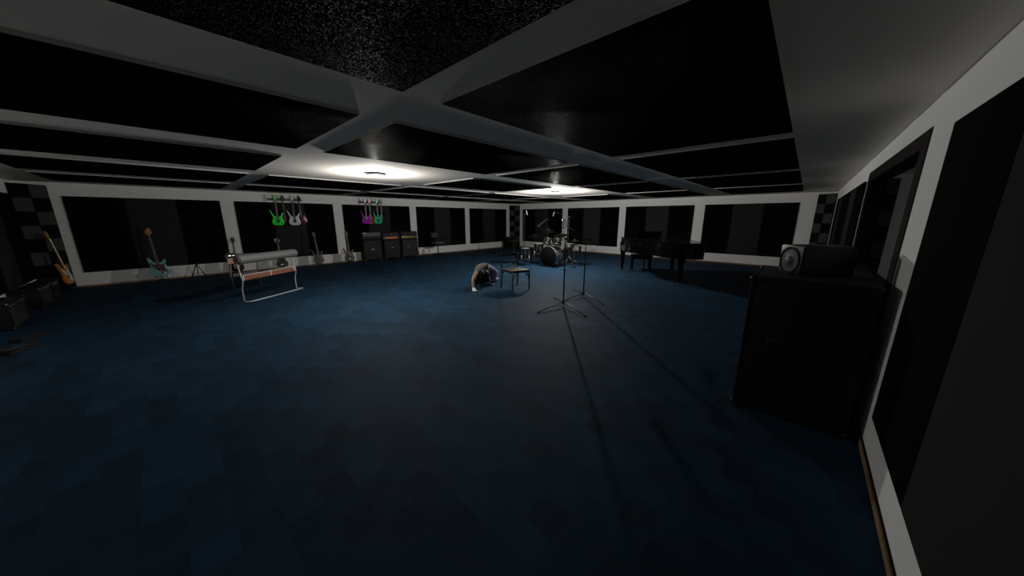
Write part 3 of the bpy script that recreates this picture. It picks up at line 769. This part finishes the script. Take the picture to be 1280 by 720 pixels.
# ------------------------------------------------------------------ black chair
def chair():
    t = thing('dining_chair', 'black chair with pale worn seat board beside the crouching person', 'chair', (-4.821, 5.305, 0), math.atan2(.47, .03)-PI/2+0.0)
    # local: front is +x?  build: x across depth (back -> front), y across width
    t.rotation_euler = (0, 0, math.atan2(-.155, .523)+0.03)
    dx, dy = .258, .225
    for s in (-1, 1):
        MB().tube([(dx, s*dy, 0), (dx, s*dy, .44)], [.014, .018], 8).build('front_leg', M['black_metal'], t)
        MB().tube(spline([(-dx-.0, s*dy, 0), (-dx+.04, s*dy, .22), (-dx+.05, s*dy, .42), (-dx+.045, s*dy, .60), (-dx+.015, s*(dy-.01), .80)], 4, False), .016, 8).build('rear_leg', M['black_metal'], t)
        MB().tube(spline([(dx-.005, s*dy, .22), (dx-.03, s*dy, .32), (dx-.11, s*dy, .395)], 4, False), .010, 6).build('brace', M['black_metal'], t)
        MB().tube(spline([(-dx+.035, s*dy, .22), (-dx+.06, s*dy, .32), (-dx+.14, s*dy, .395)], 4, False), .010, 6).build('brace', M['black_metal'], t)
    MB().tube(spline([(dx, -dy, .22), (dx, -dy+.03, .32), (dx, -dy+.11, .395)], 4, False), .010, 6).build('brace', M['black_metal'], t)
    MB().tube(spline([(dx, dy, .22), (dx, dy-.03, .32), (dx, dy-.11, .395)], 4, False), .010, 6).build('brace', M['black_metal'], t)
    f = MB()
    for s in (-1, 1): f.b2((-dx+.03, s*dy-.012, .405), (dx, s*dy+.012, .440)); f.b2((s*dx*.93-.012, -dy, .405), (s*dx*.93+.012, dy, .440))
    f.build('seat_frame', M['black_metal'], t, False)
    MB().box((.025, 0, .450), (2*dx-.05, 2*dy+.03, .022), None, .008).build('seat', M['seat_wood'], t)
    MB().box((-dx+.015, 0, .775), (.022, 2*dy+.02, .075), Euler((0, -.12, 0)).to_matrix(), .008).build('top_rail', M['black_metal'], t)
    MB().box((-dx+.04, 0, .60), (.018, 2*dy-.02, .04), None, .006).build('back_slat', M['black_metal'], t)
chair()

# ------------------------------------------------------------------ person
def skin(name, pts, edges, m, parent, root=0, sub=2):
    me = bpy.data.meshes.new(name)
    me.from_pydata([p[0] for p in pts], edges, [])
    o = bpy.data.objects.new(name, me); COL.objects.link(o)
    me.materials.append(m)
    sk = o.modifiers.new('skin', 'SKIN'); sk.use_smooth_shade = True
    if not me.skin_vertices: me.attributes  # the modifier creates the layer
    lay = me.skin_vertices[0].data
    for i, p in enumerate(pts):
        r = p[1]; lay[i].radius = (r, r) if not isinstance(r, tuple) else r
        lay[i].use_root = (i == root)
    sb = o.modifiers.new('smooth', 'SUBSURF'); sb.levels = sub; sb.render_levels = sub
    o.parent = parent
    return o
def person():
    o = V((-5.65, 5.45, 0))
    t = thing('person', 'person in grey top and purple trousers bent over on all fours, black hair hanging', 'person', (-5.558, 5.065, 0), 0.024)
    def q(x, y, z): return V((x, y, z))-o
    # world positions of the joints
    hipc = q(-5.72, 5.80, .325); waist = q(-5.71, 5.62, .375); chest = q(-5.70, 5.42, .41); shc = q(-5.69, 5.27, .425)
    neck = q(-5.65, 5.22, .40); head = q(-5.60, 5.22, .27)
    sl = q(-5.62, 5.16, .41); el = q(-5.50, 4.90, .255); wl = q(-5.455, 4.865, .07); hl = q(-5.41, 4.84, .025)
    sr = q(-5.74, 5.40, .40); er = q(-5.74, 5.58, .20); wr_ = q(-5.68, 5.60, .07); hr = q(-5.64, 5.58, .025)
    kl = q(-5.60, 5.62, .13); al = q(-5.86, 5.98, .065); fl = q(-5.84, 6.07, .04)
    kr = q(-5.92, 5.56, .12); ar = q(-6.06, 5.92, .06); fr = q(-6.10, 6.02, .04)
    P = [(hipc, .13), (waist, .115), (chest, .135), (shc, .115), (neck, .055), (head, (.085, .10)),
         (sl, .062), (el, .042), (wl, .030), (sr, .06), (er, .042), (wr_, .030),
         (q(-5.66, 5.80, .27), .095), (kl, .066), (al, .040), (q(-5.82, 5.78, .26), .095), (kr, .066), (ar, .040)]
    E = [(0, 1), (1, 2), (2, 3), (3, 4), (4, 5), (3, 6), (6, 7), (7, 8), (2, 9), (9, 10), (10, 11), (0, 12), (12, 13), (13, 14), (0, 15), (15, 16), (16, 17)]
    # hands: palm and five fingers in the same skin graph
    def hand(w, h, fwd, side, iw):
        f = (V(fwd)).normalized(); s_ = V(side).normalized()
        palm = w.lerp(h, .9); P.append((palm, (.030, .018))); ip = len(P)-1; E.append((iw, ip))
        for k, ln in enumerate((.060, .070, .064, .050)):
            off = s_*(.030-.020*k); b = palm+f*.035+off; b.z = max(b.z, .018)
            e1 = b+f*ln*.55; e1.z = .026; e2 = b+f*ln; e2.z = .012
            P.append((b, .0095)); i0 = len(P)-1; P.append((e1, .0085)); P.append((e2, .007))
            E.extend([(ip, i0), (i0, i0+1), (i0+1, i0+2)])
        b = palm+s_*.038-f*.005; b.z = .020; e2 = b+s_*.028+f*.03; e2.z = .012
        P.append((b, .011)); i0 = len(P)-1; P.append((e2, .009)); E.extend([(ip, i0), (i0, i0+1)])
    hand(wl, hl, (.75, -.45, 0), (.45, .75, 0), 8)
    hand(wr_, hr, (.8, .3, 0), (-.3, .8, 0), 11)
    skin('body', P, E, M['skin'], t, 0, 1)
    skin('shirt', [(waist.lerp(chest, .72), .138), (waist.lerp(chest, .88), .144), (chest, .150), (shc, .128), (sl, .076), (sl.lerp(el, .35), .064), (sr, .074), (sr.lerp(er, .35), .064)], [(0, 1), (1, 2), (2, 3), (3, 4), (4, 5), (2, 6), (6, 7)], M['shirt'], t, 2)
    skin('trousers', [(waist.lerp(chest, .80), .138), (waist, .138), (hipc, .146), (q(-5.66, 5.80, .27), .108), (kl, .080), (al, .056), (q(-5.82, 5.78, .26), .108), (kr, .080), (ar, .056)], [(0, 1), (1, 2), (2, 3), (3, 4), (4, 5), (2, 6), (6, 7), (7, 8)], M['trousers'], t, 2)
    for a, f in ((al, fl), (ar, fr)):
        skin('shoe', [(a-V((0, 0, .02)), .042), (a.lerp(f, .5), .042), (f, .034)], [(0, 1), (1, 2)], M['glove'], t, 1)
    # white gloves over both hands
    for w, h, f in ((wl, hl, V((.75, -.45, 0)).normalized()), (wr_, hr, V((.8, .3, 0)).normalized())):
        G = [(w, .036), (w.lerp(h, .9), (.044, .028))]; Eg = [(0, 1)]
        s_ = V((-f.y, f.x, 0))
        for k, ln in enumerate((.064, .074, .068, .054)):
            b = w.lerp(h, .9)+f*.035+s_*(.033-.022*k); b.z = .022
            e1 = b+f*ln*.55; e1.z = .028; e2 = b+f*ln; e2.z = .014
            G += [(b, .0125), (e1, .0115), (e2, .0095)]; i = len(G)-3; Eg += [(1, i), (i, i+1), (i+1, i+2)]
        b = w.lerp(h, .9)+s_*.042; b.z = .022; e = b+s_*.03+f*.03; e.z = .014
        G += [(b, .014), (e, .011)]; i = len(G)-2; Eg += [(1, i), (i, i+1)]
        skin('glove', G, Eg, M['glove'], t, 0, 1)
    # hair: skull cap and hanging locks down to the floor
    hm = MB()
    hm.sph(head+V((-.01, .0, .03)), .125, (1, 1, 1.15), 18)
    hm.sph(head+V((.03, .13, .02)), .115, (.9, 1.1, 1.1), 16)  # extra hair, added to black out the torso side left in shade
    for k in range(40):
        a = 2*PI*k/26+random.uniform(-.1, .1); r = random.uniform(.07, .115)
        p0 = head+V((r*math.cos(a), r*math.sin(a)+(.13 if k >= 26 else 0), .04))
        ln = random.uniform(.20, .275)
        p1 = p0+V((.02*math.cos(a), .02*math.sin(a), -ln*.5)); p2 = p1+V((random.uniform(-.02, .02), random.uniform(-.02, .02), -ln*.45))
        p2.z = max(p2.z, .02)
        hm.tube([p0, p1, p2], [.026, .022, .006], 6)
    hm.build('hair', M['hair'], t)
    # face, looking at the floor behind the curtain of hair
    fm = MB()
    fc = head+V((.06, -.03, -.02))
    fm.sph(fc+V((.03, 0, 0)), .014, (1.4, 1, 1), 8)
    for s in (-1, 1): fm.sph(fc+V((.015, s*.03, .02)), .011, (1, 1.2, .8), 8)
    fm.box(fc+V((.02, 0, -.035)), (.02, .04, .008), None, .003)
    fm.build('face', M['skin'], t)
person()

# ------------------------------------------------------------------ microphone stands
def mic_stand(label, x, y, top, legs, boom0, boom1, group='boom microphone stands', r=.011):
    t = thing('microphone_stand', label, 'microphone stand', (x, y, 0), 0, group)
    hub = .085
    MB().cyl((0, 0, .03), (0, 0, top*.55), .0135, seg=12).cyl((0, 0, top*.55), (0, 0, top), .010, seg=12).build('pole', M['black_metal'], t)
    MB().cyl((0, 0, top*.54), (0, 0, top*.57), .020, seg=12).build('clutch', M['black'], t)
    MB().cyl((0, 0, hub-.02), (0, 0, hub+.035), .026, .018, 12).build('hub', M['black'], t)
    for dx, dy in legs:
        lg = MB().tube([(dx*.03, dy*.03, hub+.01), (dx*.97, dy*.97, .016)], .0095, 8).build('leg', M['black_metal'], t)
        MB().tube([(dx*.93, dy*.93, .020), (dx, dy, .013)], .014, 8).build('rubber_foot', M['rubber'], lg)
        MB().tube([(0, 0, .034), (dx*.45, dy*.45, .055)], .005, 6).build('strut', M['black_metal'], t)
    MB().sph((0, 0, top), .024, seg=12).build('boom_joint', M['black'], t)
    b0 = V(boom0)-V((x, y, 0)); b1 = V(boom1)-V((x, y, 0))
    MB().tube([b0, b1], .007, 8).build('boom_arm', M['black_metal'], t)
    d = (b1-b0).normalized()
    return t, b0, b1, d
t, b0, b1, d = mic_stand('tall boom microphone stand nearest the camera, pole in mid floor', -3.118, 4.772, 1.246, [(-.08, -.66), (.64, -.29), (-.50, .42)], (-3.443, 4.567, 1.468), (-2.901, 4.909, 1.10))
MB().cyl(b1+V((0, 0, .02)), b1+V((0, 0, -.10)), .020, seg=14).build('counterweight', M['black_metal'], t)
mm = thing('microphone', 'long grey microphone tilted at the end of the nearest boom', 'microphone', (-3.443, 4.567, 1.468), 0, 'studio microphones')
ax = V((.115, .075, .105)).normalized()*.10
MB().cyl(V((-.03, -.02, .045))-ax, V((-.03, -.02, .045))+ax, .021, seg=18).build('capsule_body', M['steel'], mm)
MB().cyl(V((-.03, -.02, .045))+ax, V((-.03, -.02, .045))+ax*1.28, .021, .018, 18).build('grille', M['grey_paint'], mm)
MB().tube([(0, 0, 0), (-.02, -.013, .026)], .010, 8).build('clip', M['black'], mm)
t, b0, b1, d = mic_stand('tall boom microphone stand farther back, right of the nearest one', -3.223, 5.673, 1.217, [(-.07, -.60), (.62, -.31), (-.48, .42)], (-3.576, 5.482, 1.46), (-3.086, 5.747, 1.12))
MB().cyl(b1-d*.02, b1+d*.09, .019, seg=14).build('counterweight', M['black_metal'], t)
mm = thing('microphone', 'chrome and black upright studio microphone on the farther boom', 'microphone', (-3.636, 5.447, 1.42), 0, 'studio microphones')
MB().cyl((0, 0, .02), (0, 0, .10), .024, seg=20).build('body', M['chrome'], mm)
MB().lathe([(0, .10), (.026, .10), (.027, .13), (.026, .165), (.018, .180), (0, .184)], 20).build('grille', M['chrome'], mm)
MB().tube([(0, 0, -.02), (0, 0, .02)], .012, 10).build('connector', M['steel'], mm)
mt = MB()
mt.tube([(.058, .035, .03), (.05, .03, .0), (0, 0, -.022)], .006, 6).tube([(.058, .035, .03), (.050, .030, .15)], .006, 6)
mt.tube([(.05, .03, .15), (.02, .012, .15)], .005, 6)
mt.build('shock_mount', M['black'], mm)

# ------------------------------------------------------------------ grand piano
def piano():
    A = V((-4.029, 9.361, 0)); Cc = V((-2.805, 10.093, 0)); d = Cc-A; a = math.atan2(d.y, d.x); W = d.length
    # local: x along the keyboard, -y towards the tail (towards the camera)
    t = thing('grand_piano', 'black grand piano with closed lid and raised music desk', 'piano', A, a)
    x0, x1 = -.06, W+.10
    z0, z1 = .678, 1.02
    rim = [(x0, .10), (x0, -.62), (x0+.03, -.86), (x0+.14, -1.10), (x0+.36, -1.34), (x0+.58, -1.62), (x0+.70, -1.90), (x0+.86, -2.16), (x0+1.08, -2.27), (x1-.20, -2.26), (x1-.04, -2.16), (x1, -1.98), (x1, .10)]
    def smooth(p):
        q = spline(p[1:-1], 4, False); return [p[0]]+q+[p[-1]]
    MB().prism(smooth(rim), z0, z1, None, 'xy').build('rim', M['piano'], t)
    cx, cy = (x0+x1)/2, -1.0
    lid = [(cx+(x-cx)*1.025, cy+(y-cy)*1.02) for x, y in rim]
    MB().prism(smooth(lid), z1+.004, z1+.030, None, 'xy').build('lid', M['piano'], t)
    # key bed, cheeks, fallboard, keys on the far side
    MB().b2((x0, .10, .625), (x1, .36, .70), .01).build('key_bed', M['piano'], t)
    for xx in (x0, x1-.07): MB().b2((xx, .10, .70), (xx+.07, .36, .90), .02).build('cheek', M['piano'], t)
    MB().b2((x0+.07, .10, .70), (x1-.07, .13, .93), .005).build('fallboard', M['piano'], t)
    ks = MB(); n = 52; kw = (x1-x0-.14)/n
    for k in range(n):
        ks.mi = 0; ks.b2((x0+.07+k*kw+.0006, .135, .70), (x0+.07+(k+1)*kw-.0006, .30, .725))
        if k % 7 in (0, 1, 3, 4, 5): ks.mi = 1; ks.b2((x0+.07+(k+1)*kw-.006, .135, .725), (x0+.07+(k+1)*kw+.006, .235, .737))
    ks.build('keyboard', [M['g_white'], M['g_black']], t, False)
    MB().box((W*.47, -.16, z1+.12), (.66, .018, .19), Euler((.20, 0, 0)).to_matrix(), .006).build('music_desk', M['piano'], t)
    B = V((-2.096, 8.240, 0))-A; B = rotz(-a) @ B
    for lx, ly in ((0, 0), (W, 0), (B.x, B.y)):
        lg = MB().lathe([(.030, .075), (.034, .10), (.040, .14), (.055, .42), (.072, .56), (.085, .62), (.085, .705), (0, .705)], 8, Matrix.Translation((lx, ly, 0)) @ rotz(PI/8)).build('leg', M['piano'], t, True, None, 20)
        MB().cyl((lx-.014, ly, .034), (lx+.014, ly, .034), .034, seg=16).cyl((lx, ly, .04), (lx, ly, .085), .018, seg=10).build('brass_caster', M['brass'], lg)
    # pedal lyre
    ly = MB()
    for s in (-.09, .09): ly.tube([(W*.5+s, -.02, .62), (W*.5+s*.8, -.0, .10)], .014, 8)
    ly.b2((W*.5-.13, -.06, .06), (W*.5+.13, .04, .11), .008)
    ly.build('pedal_lyre', M['piano'], t)
    for s in (-.07, 0, .07): MB().box((W*.5+s, .09, .075), (.022, .12, .012), None, .004).build('pedal', M['brass'], t)
    # lid prop hinges and small brass fittings
    for hx, hy in ((.245, -1.265), (.60, -1.77), (.70, -1.985)):
        MB().sph((hx, hy, .965), .016, (1, 1, .8), 10).build('lid_lock', M['brass'], t)
    # bench on the far side
    bx = thing('piano_bench', 'black piano bench on the far side under the keyboard', 'bench', A+(rotz(a) @ V((.62, .42, 0))), a)
    MB().box((0, 0, .455), (.62, .32, .07), None, .025).build('seat', M['black_matte'], bx)
    MB().b2((-.29, -.14, .36), (.29, .14, .425), .006).build('apron', M['piano'], bx)
    for sx in (-1, 1):
        for sy in (-1, 1): MB().cyl((sx*.265, sy*.12, 0), (sx*.265, sy*.12, .37), .018, .028, 10).build('leg', M['piano'], bx)
piano()

# ------------------------------------------------------------------ drum kit
def drum(name, label, r, h, loc, rot, shell, head, lugs=8, rim=M['hardware'], group=None):
    """axis along local z from 0 to h"""
    t = thing(name, label, 'drum', loc, 0, group)
    m = rot.to_4x4() if rot is not None else Matrix.Identity(4)
    MB().lathe([(r*.985, .004), (r, .01), (r, h-.01), (r*.985, h-.004)], 36, m).build('shell', shell, t)
    MB().lathe([(0, h-.003), (r*.97, h-.001), (r*.99, h-.005)], 36, m).build('batter_head', head, t)
    MB().lathe([(0, .003), (r*.97, .001), (r*.99, .005)], 36, m).build('resonant_head', M['drum_head'], t)
    for z in (.012, h-.012):
        MB().lathe([(r*.985, z-.014), (r*1.035, z-.014), (r*1.035, z+.014), (r*.985, z+.014), (r*.985, z-.014)], 36, m).build('hoop', rim, t)
    lg = MB()
    for k in range(lugs):
        a = 2*PI*k/lugs+.2
        lg.box((r*1.01*math.cos(a), r*1.01*math.sin(a), h/2), (.022, .022, min(.09, h*.4)), Matrix.Rotation(a, 3, 'Z'), .005)
        lg.cyl((r*1.03*math.cos(a), r*1.03*math.sin(a), .02), (r*1.03*math.cos(a), r*1.03*math.sin(a), h-.02), .004, seg=6)
    bmesh.ops.transform(lg.bm, matrix=m, verts=lg.bm.verts)
    lg.build('lugs', M['hardware'], t)
    return t
def legs(t, pts, r=.009, m=M['hardware'], name='leg'):
    for p in pts: MB().tube(p, r, 8).build(name, m, t)
kd = V((-.03, -1.0, 0)).normalized()       # kick axis toward the open floor
kc = V((-6.235, 8.491, .345))
rot = kd.to_track_quat('Z', 'Y').to_matrix()
t = drum('bass_drum', 'large bass drum in mid kit with black head and shell shining in lamp light', .325, .44, kc-kd*.44, rot, M['drum_silver'], M['drum_head'], 10, M['black_metal'])
sd = V((-kd.y, kd.x, 0))
for s in (-1, 1):
    p0 = sd*(s*.29)+kd*.36+V((0, 0, -.10)); p1 = sd*(s*.46)+kd*.42+V((0, 0, -.335))
    MB().tube([p0, p1], .010, 8).build('spur', M['black_metal'], t)
MB().cyl(kd*.22+V((0, 0, .322)), kd*.22+V((0, 0, .345)), .035, seg=16).build('mount_plate', M['hardware'], t)
base = kc-kd*.22
for s, lab in ((1, 'small black rack tom on the left above the bass drum'), (-1, 'small black rack tom on the right above the bass drum')):
    p = base+sd*(s*.21)+V((0, 0, .40))
    q = (V((0, 0, 1))+kd*-.30).normalized().to_track_quat('Z', 'Y').to_matrix()
    tt = drum('tom_drum', lab, .145, .20, p, q, M['drum_black'], M['drum_head'], 6, M['hardware'], 'rack toms')
    MB().tube([base+sd*(s*.02)+V((0, 0, .347))-p, base+sd*(s*.02)+V((0, 0, .47))-p, base+sd*(s*.08)+V((0, 0, .49))-p], .011).build('mount_arm', M['hardware'], tt)
t = drum('floor_tom', 'black floor tom with pale top at the left of the kit', .145, .36, (-7.049, 8.298, .235), None, M['drum_black'], M['drum_white'], 6, M['hardware'], 'floor toms')
legs(t, [[(.152*math.cos(a), .152*math.sin(a), .12), (.165*math.cos(a), .165*math.sin(a), -.228)] for a in (.2, 2.3, 4.4)])
t = drum('snare_drum', 'shallow snare drum on a stand behind the bass drum, at the right of the kit', .165, .13, (-5.941, 9.325, .62), None, M['drum_silver'], M['drum_white'], 8, M['hardware'])
legs(t, [[(0, 0, -.30), (.22*math.cos(a), .22*math.sin(a), -.61)] for a in (.4, 2.5, 4.6)], name='stand_leg')
legs(t, [[(0, 0, -.32), (0, 0, -.02)]], .011, M['hardware'], 'stand_post')
legs(t, [[(0, 0, -.06), (.15*math.cos(a), .15*math.sin(a), 0.0)] for a in (.9, 3., 5.1)], .007, M['hardware'], 'basket_arm')
t = drum('floor_tom', 'larger black floor tom between the small floor tom and the bass drum', .17, .36, (-6.842, 8.782, .38), None, M['drum_black'], M['drum_white'], 8, M['hardware'], 'floor toms')
legs(t, [[(.178*math.cos(a), .178*math.sin(a), .12), (.19*math.cos(a), .19*math.sin(a), -.373)] for a in (.2, 2.3, 4.4)])
def cymbal_stand(label, x, y, z, r, tiltv, group='cymbals on stands'):
    t = thing('cymbal_stand', label, 'cymbal', (x, y, 0), 0, group)
    MB().cyl((0, 0, .05), (0, 0, z*.6), .012, seg=10).cyl((0, 0, z*.6), (0, 0, z+.03), .008, seg=10).build('post', M['hardware'], t)
    for k in range(3):
        a = 2*PI*k/3+.6
        MB().tube([(0, 0, .22), (.24*math.cos(a), .24*math.sin(a), .012)], .008, 8).build('leg', M['hardware'], t)
    ax = V(tiltv).normalized().to_track_quat('Z', 'Y').to_matrix().to_4x4()
    MB().lathe([(0.006, .018), (.03, .016), (.04, .006), (r*.6, -.006), (r, -.018), (r, -.0195), (r*.6, -.0085), (.04, .003), (.006, .010)], 40, Matrix.Translation((0, 0, z)) @ ax).build('cymbal_plate', M['cymbal'], t)
    MB().sph((0, 0, z+.03), .016, seg=8).build('wing_nut', M['hardware'], t)
    return t
cymbal_stand('dark cymbal lowest on the far left of the drum kit', -7.425, 8.113, .84, .19, (.05, -.1, 1))
cymbal_stand('dark cymbal over the two floor toms of the drum kit', -7.261, 9.041, .98, .24, (.1, -.18, 1))
cymbal_stand('dark cymbal highest at the back of the drum kit', -6.934, 9.422, 1.15, .25, (.12, -.22, 1))
cymbal_stand('dark cymbal behind the right rack tom above the bass drum shell', -6.418, 9.473, 1.02, .24, (.05, -.25, 1))
t = cymbal_stand('pair of hi-hat cymbals at the right end of the drum kit', -5.662, 9.218, .88, .18, (0, 0, 1), None)
MB().lathe([(.006, -.03), (.03, -.028), (.04, -.02), (.18, -.004), (.18, -.006), (.04, -.024), (.006, -.036)], 36, Matrix.Translation((0, 0, .855))).build('lower_cymbal', M['cymbal'], t)
MB().box((.12, -.16, .035), (.10, .26, .02), Euler((.12, 0, .6)).to_matrix(), .006).build('foot_pedal', M['black_metal'], t)
t = thing('drum_throne', 'round black drum stool behind the bass drum', 'stool', (-6.370, 9.941, 0))
MB().lathe([(0, .45), (.15, .45), (.17, .47), (.17, .52), (.14, .55), (0, .555)], 28).build('seat', M['black_matte'], t)
MB().cyl((0, 0, .12), (0, 0, .46), .016, seg=12).build('post', M['hardware'], t)
legs(t, [[(0, 0, .20), (.24*math.cos(a), .24*math.sin(a), .012)] for a in (.3, 2.4, 4.5)])
# overhead mics for the drums
t, b0, b1, d = mic_stand('thin overhead microphone stand at the left of the drum kit', -7.568, 8.820, 1.62, [(-.05, -.30), (.26, .16), (-.26, .16)], (-7.508, 8.857, 1.89), (-7.607, 8.788, 1.52), 'drum overhead stands')
mm = thing('microphone', 'slim pencil microphone over the left of the drum kit', 'microphone', (-7.508, 8.857, 1.89), 0, 'drum overhead microphones')
MB().cyl((0, 0, .0), (.035, .020, -.15), .015, seg=12).build('body', M['hardware'], mm)
MB().cyl((.035, .020, -.15), (.042, .024, -.18), .013, seg=12).build('capsule', M['hardware'], mm)
t, b0, b1, d = mic_stand('thin overhead microphone stand at the right of the drum kit', -6.120, 9.526, 1.66, [(-.05, -.30), (.26, .16), (-.26, .16)], (-6.636, 9.375, 1.83), (-5.981, 9.566, 1.614), 'drum overhead stands')
mm = thing('microphone', 'slim pencil microphone over the right of the drum kit', 'microphone', (-6.636, 9.375, 1.83), 0, 'drum overhead microphones')
MB().cyl((0, 0, .0), (-.030, -.022, -.13), .015, seg=12).build('body', M['hardware'], mm)
MB().cyl((-.030, -.022, -.13), (-.036, -.027, -.16), .013, seg=12).build('capsule', M['hardware'], mm)
# black bass cabinet in the far corner
t = thing('speaker_cabinet', 'black speaker cabinet in the far corner behind the drum kit', 'speaker cabinet', (-11.902, 12.695, 0), 0.60)
MB().b2((-.36, -.16, .012), (.36, .22, .60), .012).build('shell', M['black_matte'], t)
MB().b2((-.33, -.172, .04), (.33, -.161, .57), .004).build('grille', M['tile_black'], t)
for sx in (-1, 1): MB().b2((sx*.3-.02, -.10, 0), (sx*.3+.02, .15, .014)).build('foot', M['rubber'], t)

# ------------------------------------------------------------------ big cabinet and loudspeaker at the right
def big_cab():
    x0, x1, y0, y1, h = -.268, .436, 3.15, 3.93, 1.152
    c = V(((x0+x1)/2, (y0+y1)/2, 0))
    t = thing('speaker_cabinet', 'tall black speaker cabinet with recessed side handle under the window', 'speaker cabinet', c)
    hx, hy = (x1-x0)/2, (y1-y0)/2
    b = MB()
    b.b2((-hx+.025, -hy, .012), (hx, hy, h), .014)
    b.b2((-hx, -hy, .012), (-hx+.026, -hy+.03, h), .008).b2((-hx, hy-.03, .012), (-hx+.026, hy, h), .008)
    b.b2((-hx, -hy+.03, h-.03), (-hx+.026, hy-.03, h), .008).b2((-hx, -hy+.03, .012), (-hx+.026, hy-.03, .045), .008)
    b.build('shell', M['black_matte'], t)
    MB().b2((-hx+.010, -hy+.03, .045), (-hx+.0255, hy-.03, h-.03), .004).build('grille', M['grille'], t)
    MB().b2((-.185, -hy-.006, .585), (-.015, -hy+.004, .70), .008).build('handle_dish', M['black'], t)
    MB().tube([(-.185, -hy-.006, .655), (-.175, -hy-.026, .655), (-.025, -hy-.026, .645), (-.015, -hy-.006, .645)], .016, 10).build('handle', M['panel_mid'], t)
    c2 = MB()
    for zz in (.026, h-.024):
        for sy in (-1, 1):
            for sx in (-1, 1): c2.sph((sx*(hx-.008), sy*(hy-.008), zz), .022, seg=8)
    c2.build('corner_guards', M['black'], t)
    for sx in (-1, 1):
        for sy in (-1, 1): MB().cyl((sx*(hx-.06), sy*(hy-.06), 0), (sx*(hx-.06), sy*(hy-.06), .014), .02, seg=10).build('foot', M['rubber'], t)
    return h
hc = big_cab()
def monitor():
    # seen with its cone at the left, lying on the big cabinet
    t = thing('loudspeaker', 'small black loudspeaker with grey cone lying on the tall cabinet', 'loudspeaker', (.092, 3.557, hc), 0.0, None)
    # local: cone face is -x, length along +x
    t.rotation_euler = (0, 0, LSROT)
    lx, ly, hz = .385, .25, .235
    b = MB().b2((-lx/2+.012, -ly/2, 0.006), (lx/2, ly/2, hz), .012)
    b.build('housing', M['black'], t)
    MB().b2((-lx/2, -ly/2+.006, .012), (-lx/2+.0125, ly/2-.006, hz-.006), .005).build('baffle', M['dark_panel'], t)
    m = Matrix.Translation((-lx/2-.001, 0, hz*.48)) @ Matrix.Rotation(-PI/2, 4, 'Y')
    MB().lathe([(.092, -.002), (.108, .004), (.108, .008), (.096, .008), (.092, -.002)], 36, m).build('trim_ring', M['panel_mid'], t)
    MB().lathe([(.0, .0035), (.03, .004), (.034, .002), (.092, .005)], 36, m).build('cone', M['cone'], t)
    MB().lathe([(.034, .003), (.028, .012), (.012, .018), (0, .020)], 24, m).build('dust_cap', M['grey_paint'], t)
    MB().b2((-lx/2+.03, -ly/2+.02, 0), (-lx/2+.06, ly/2-.02, .008)).b2((lx/2-.06, -ly/2+.02, 0), (lx/2-.03, ly/2-.02, .008)).build('foot', M['rubber'], t)
LSROT = 0.62
monitor()

# ------------------------------------------------------------------ world and render look
w = bpy.data.worlds.new('world'); scene.world = w; w.use_nodes = True
bg = w.node_tree.nodes['Background']; bg.inputs['Color'].default_value = (0, 0, 0, 1); bg.inputs['Strength'].default_value = 0
scene.view_settings.view_transform = 'Standard'; scene.view_settings.look = 'None'
scene.view_settings.gamma = 1.0; scene.view_settings.use_curve_mapping = False
scene.view_settings.exposure = 0.0
scene.cycles.max_bounces = 8; scene.cycles.diffuse_bounces = 5; scene.cycles.caustics_reflective = False; scene.cycles.caustics_refractive = False
scene.cycles.sample_clamp_indirect = 3.0
scene.cycles.use_denoising = True
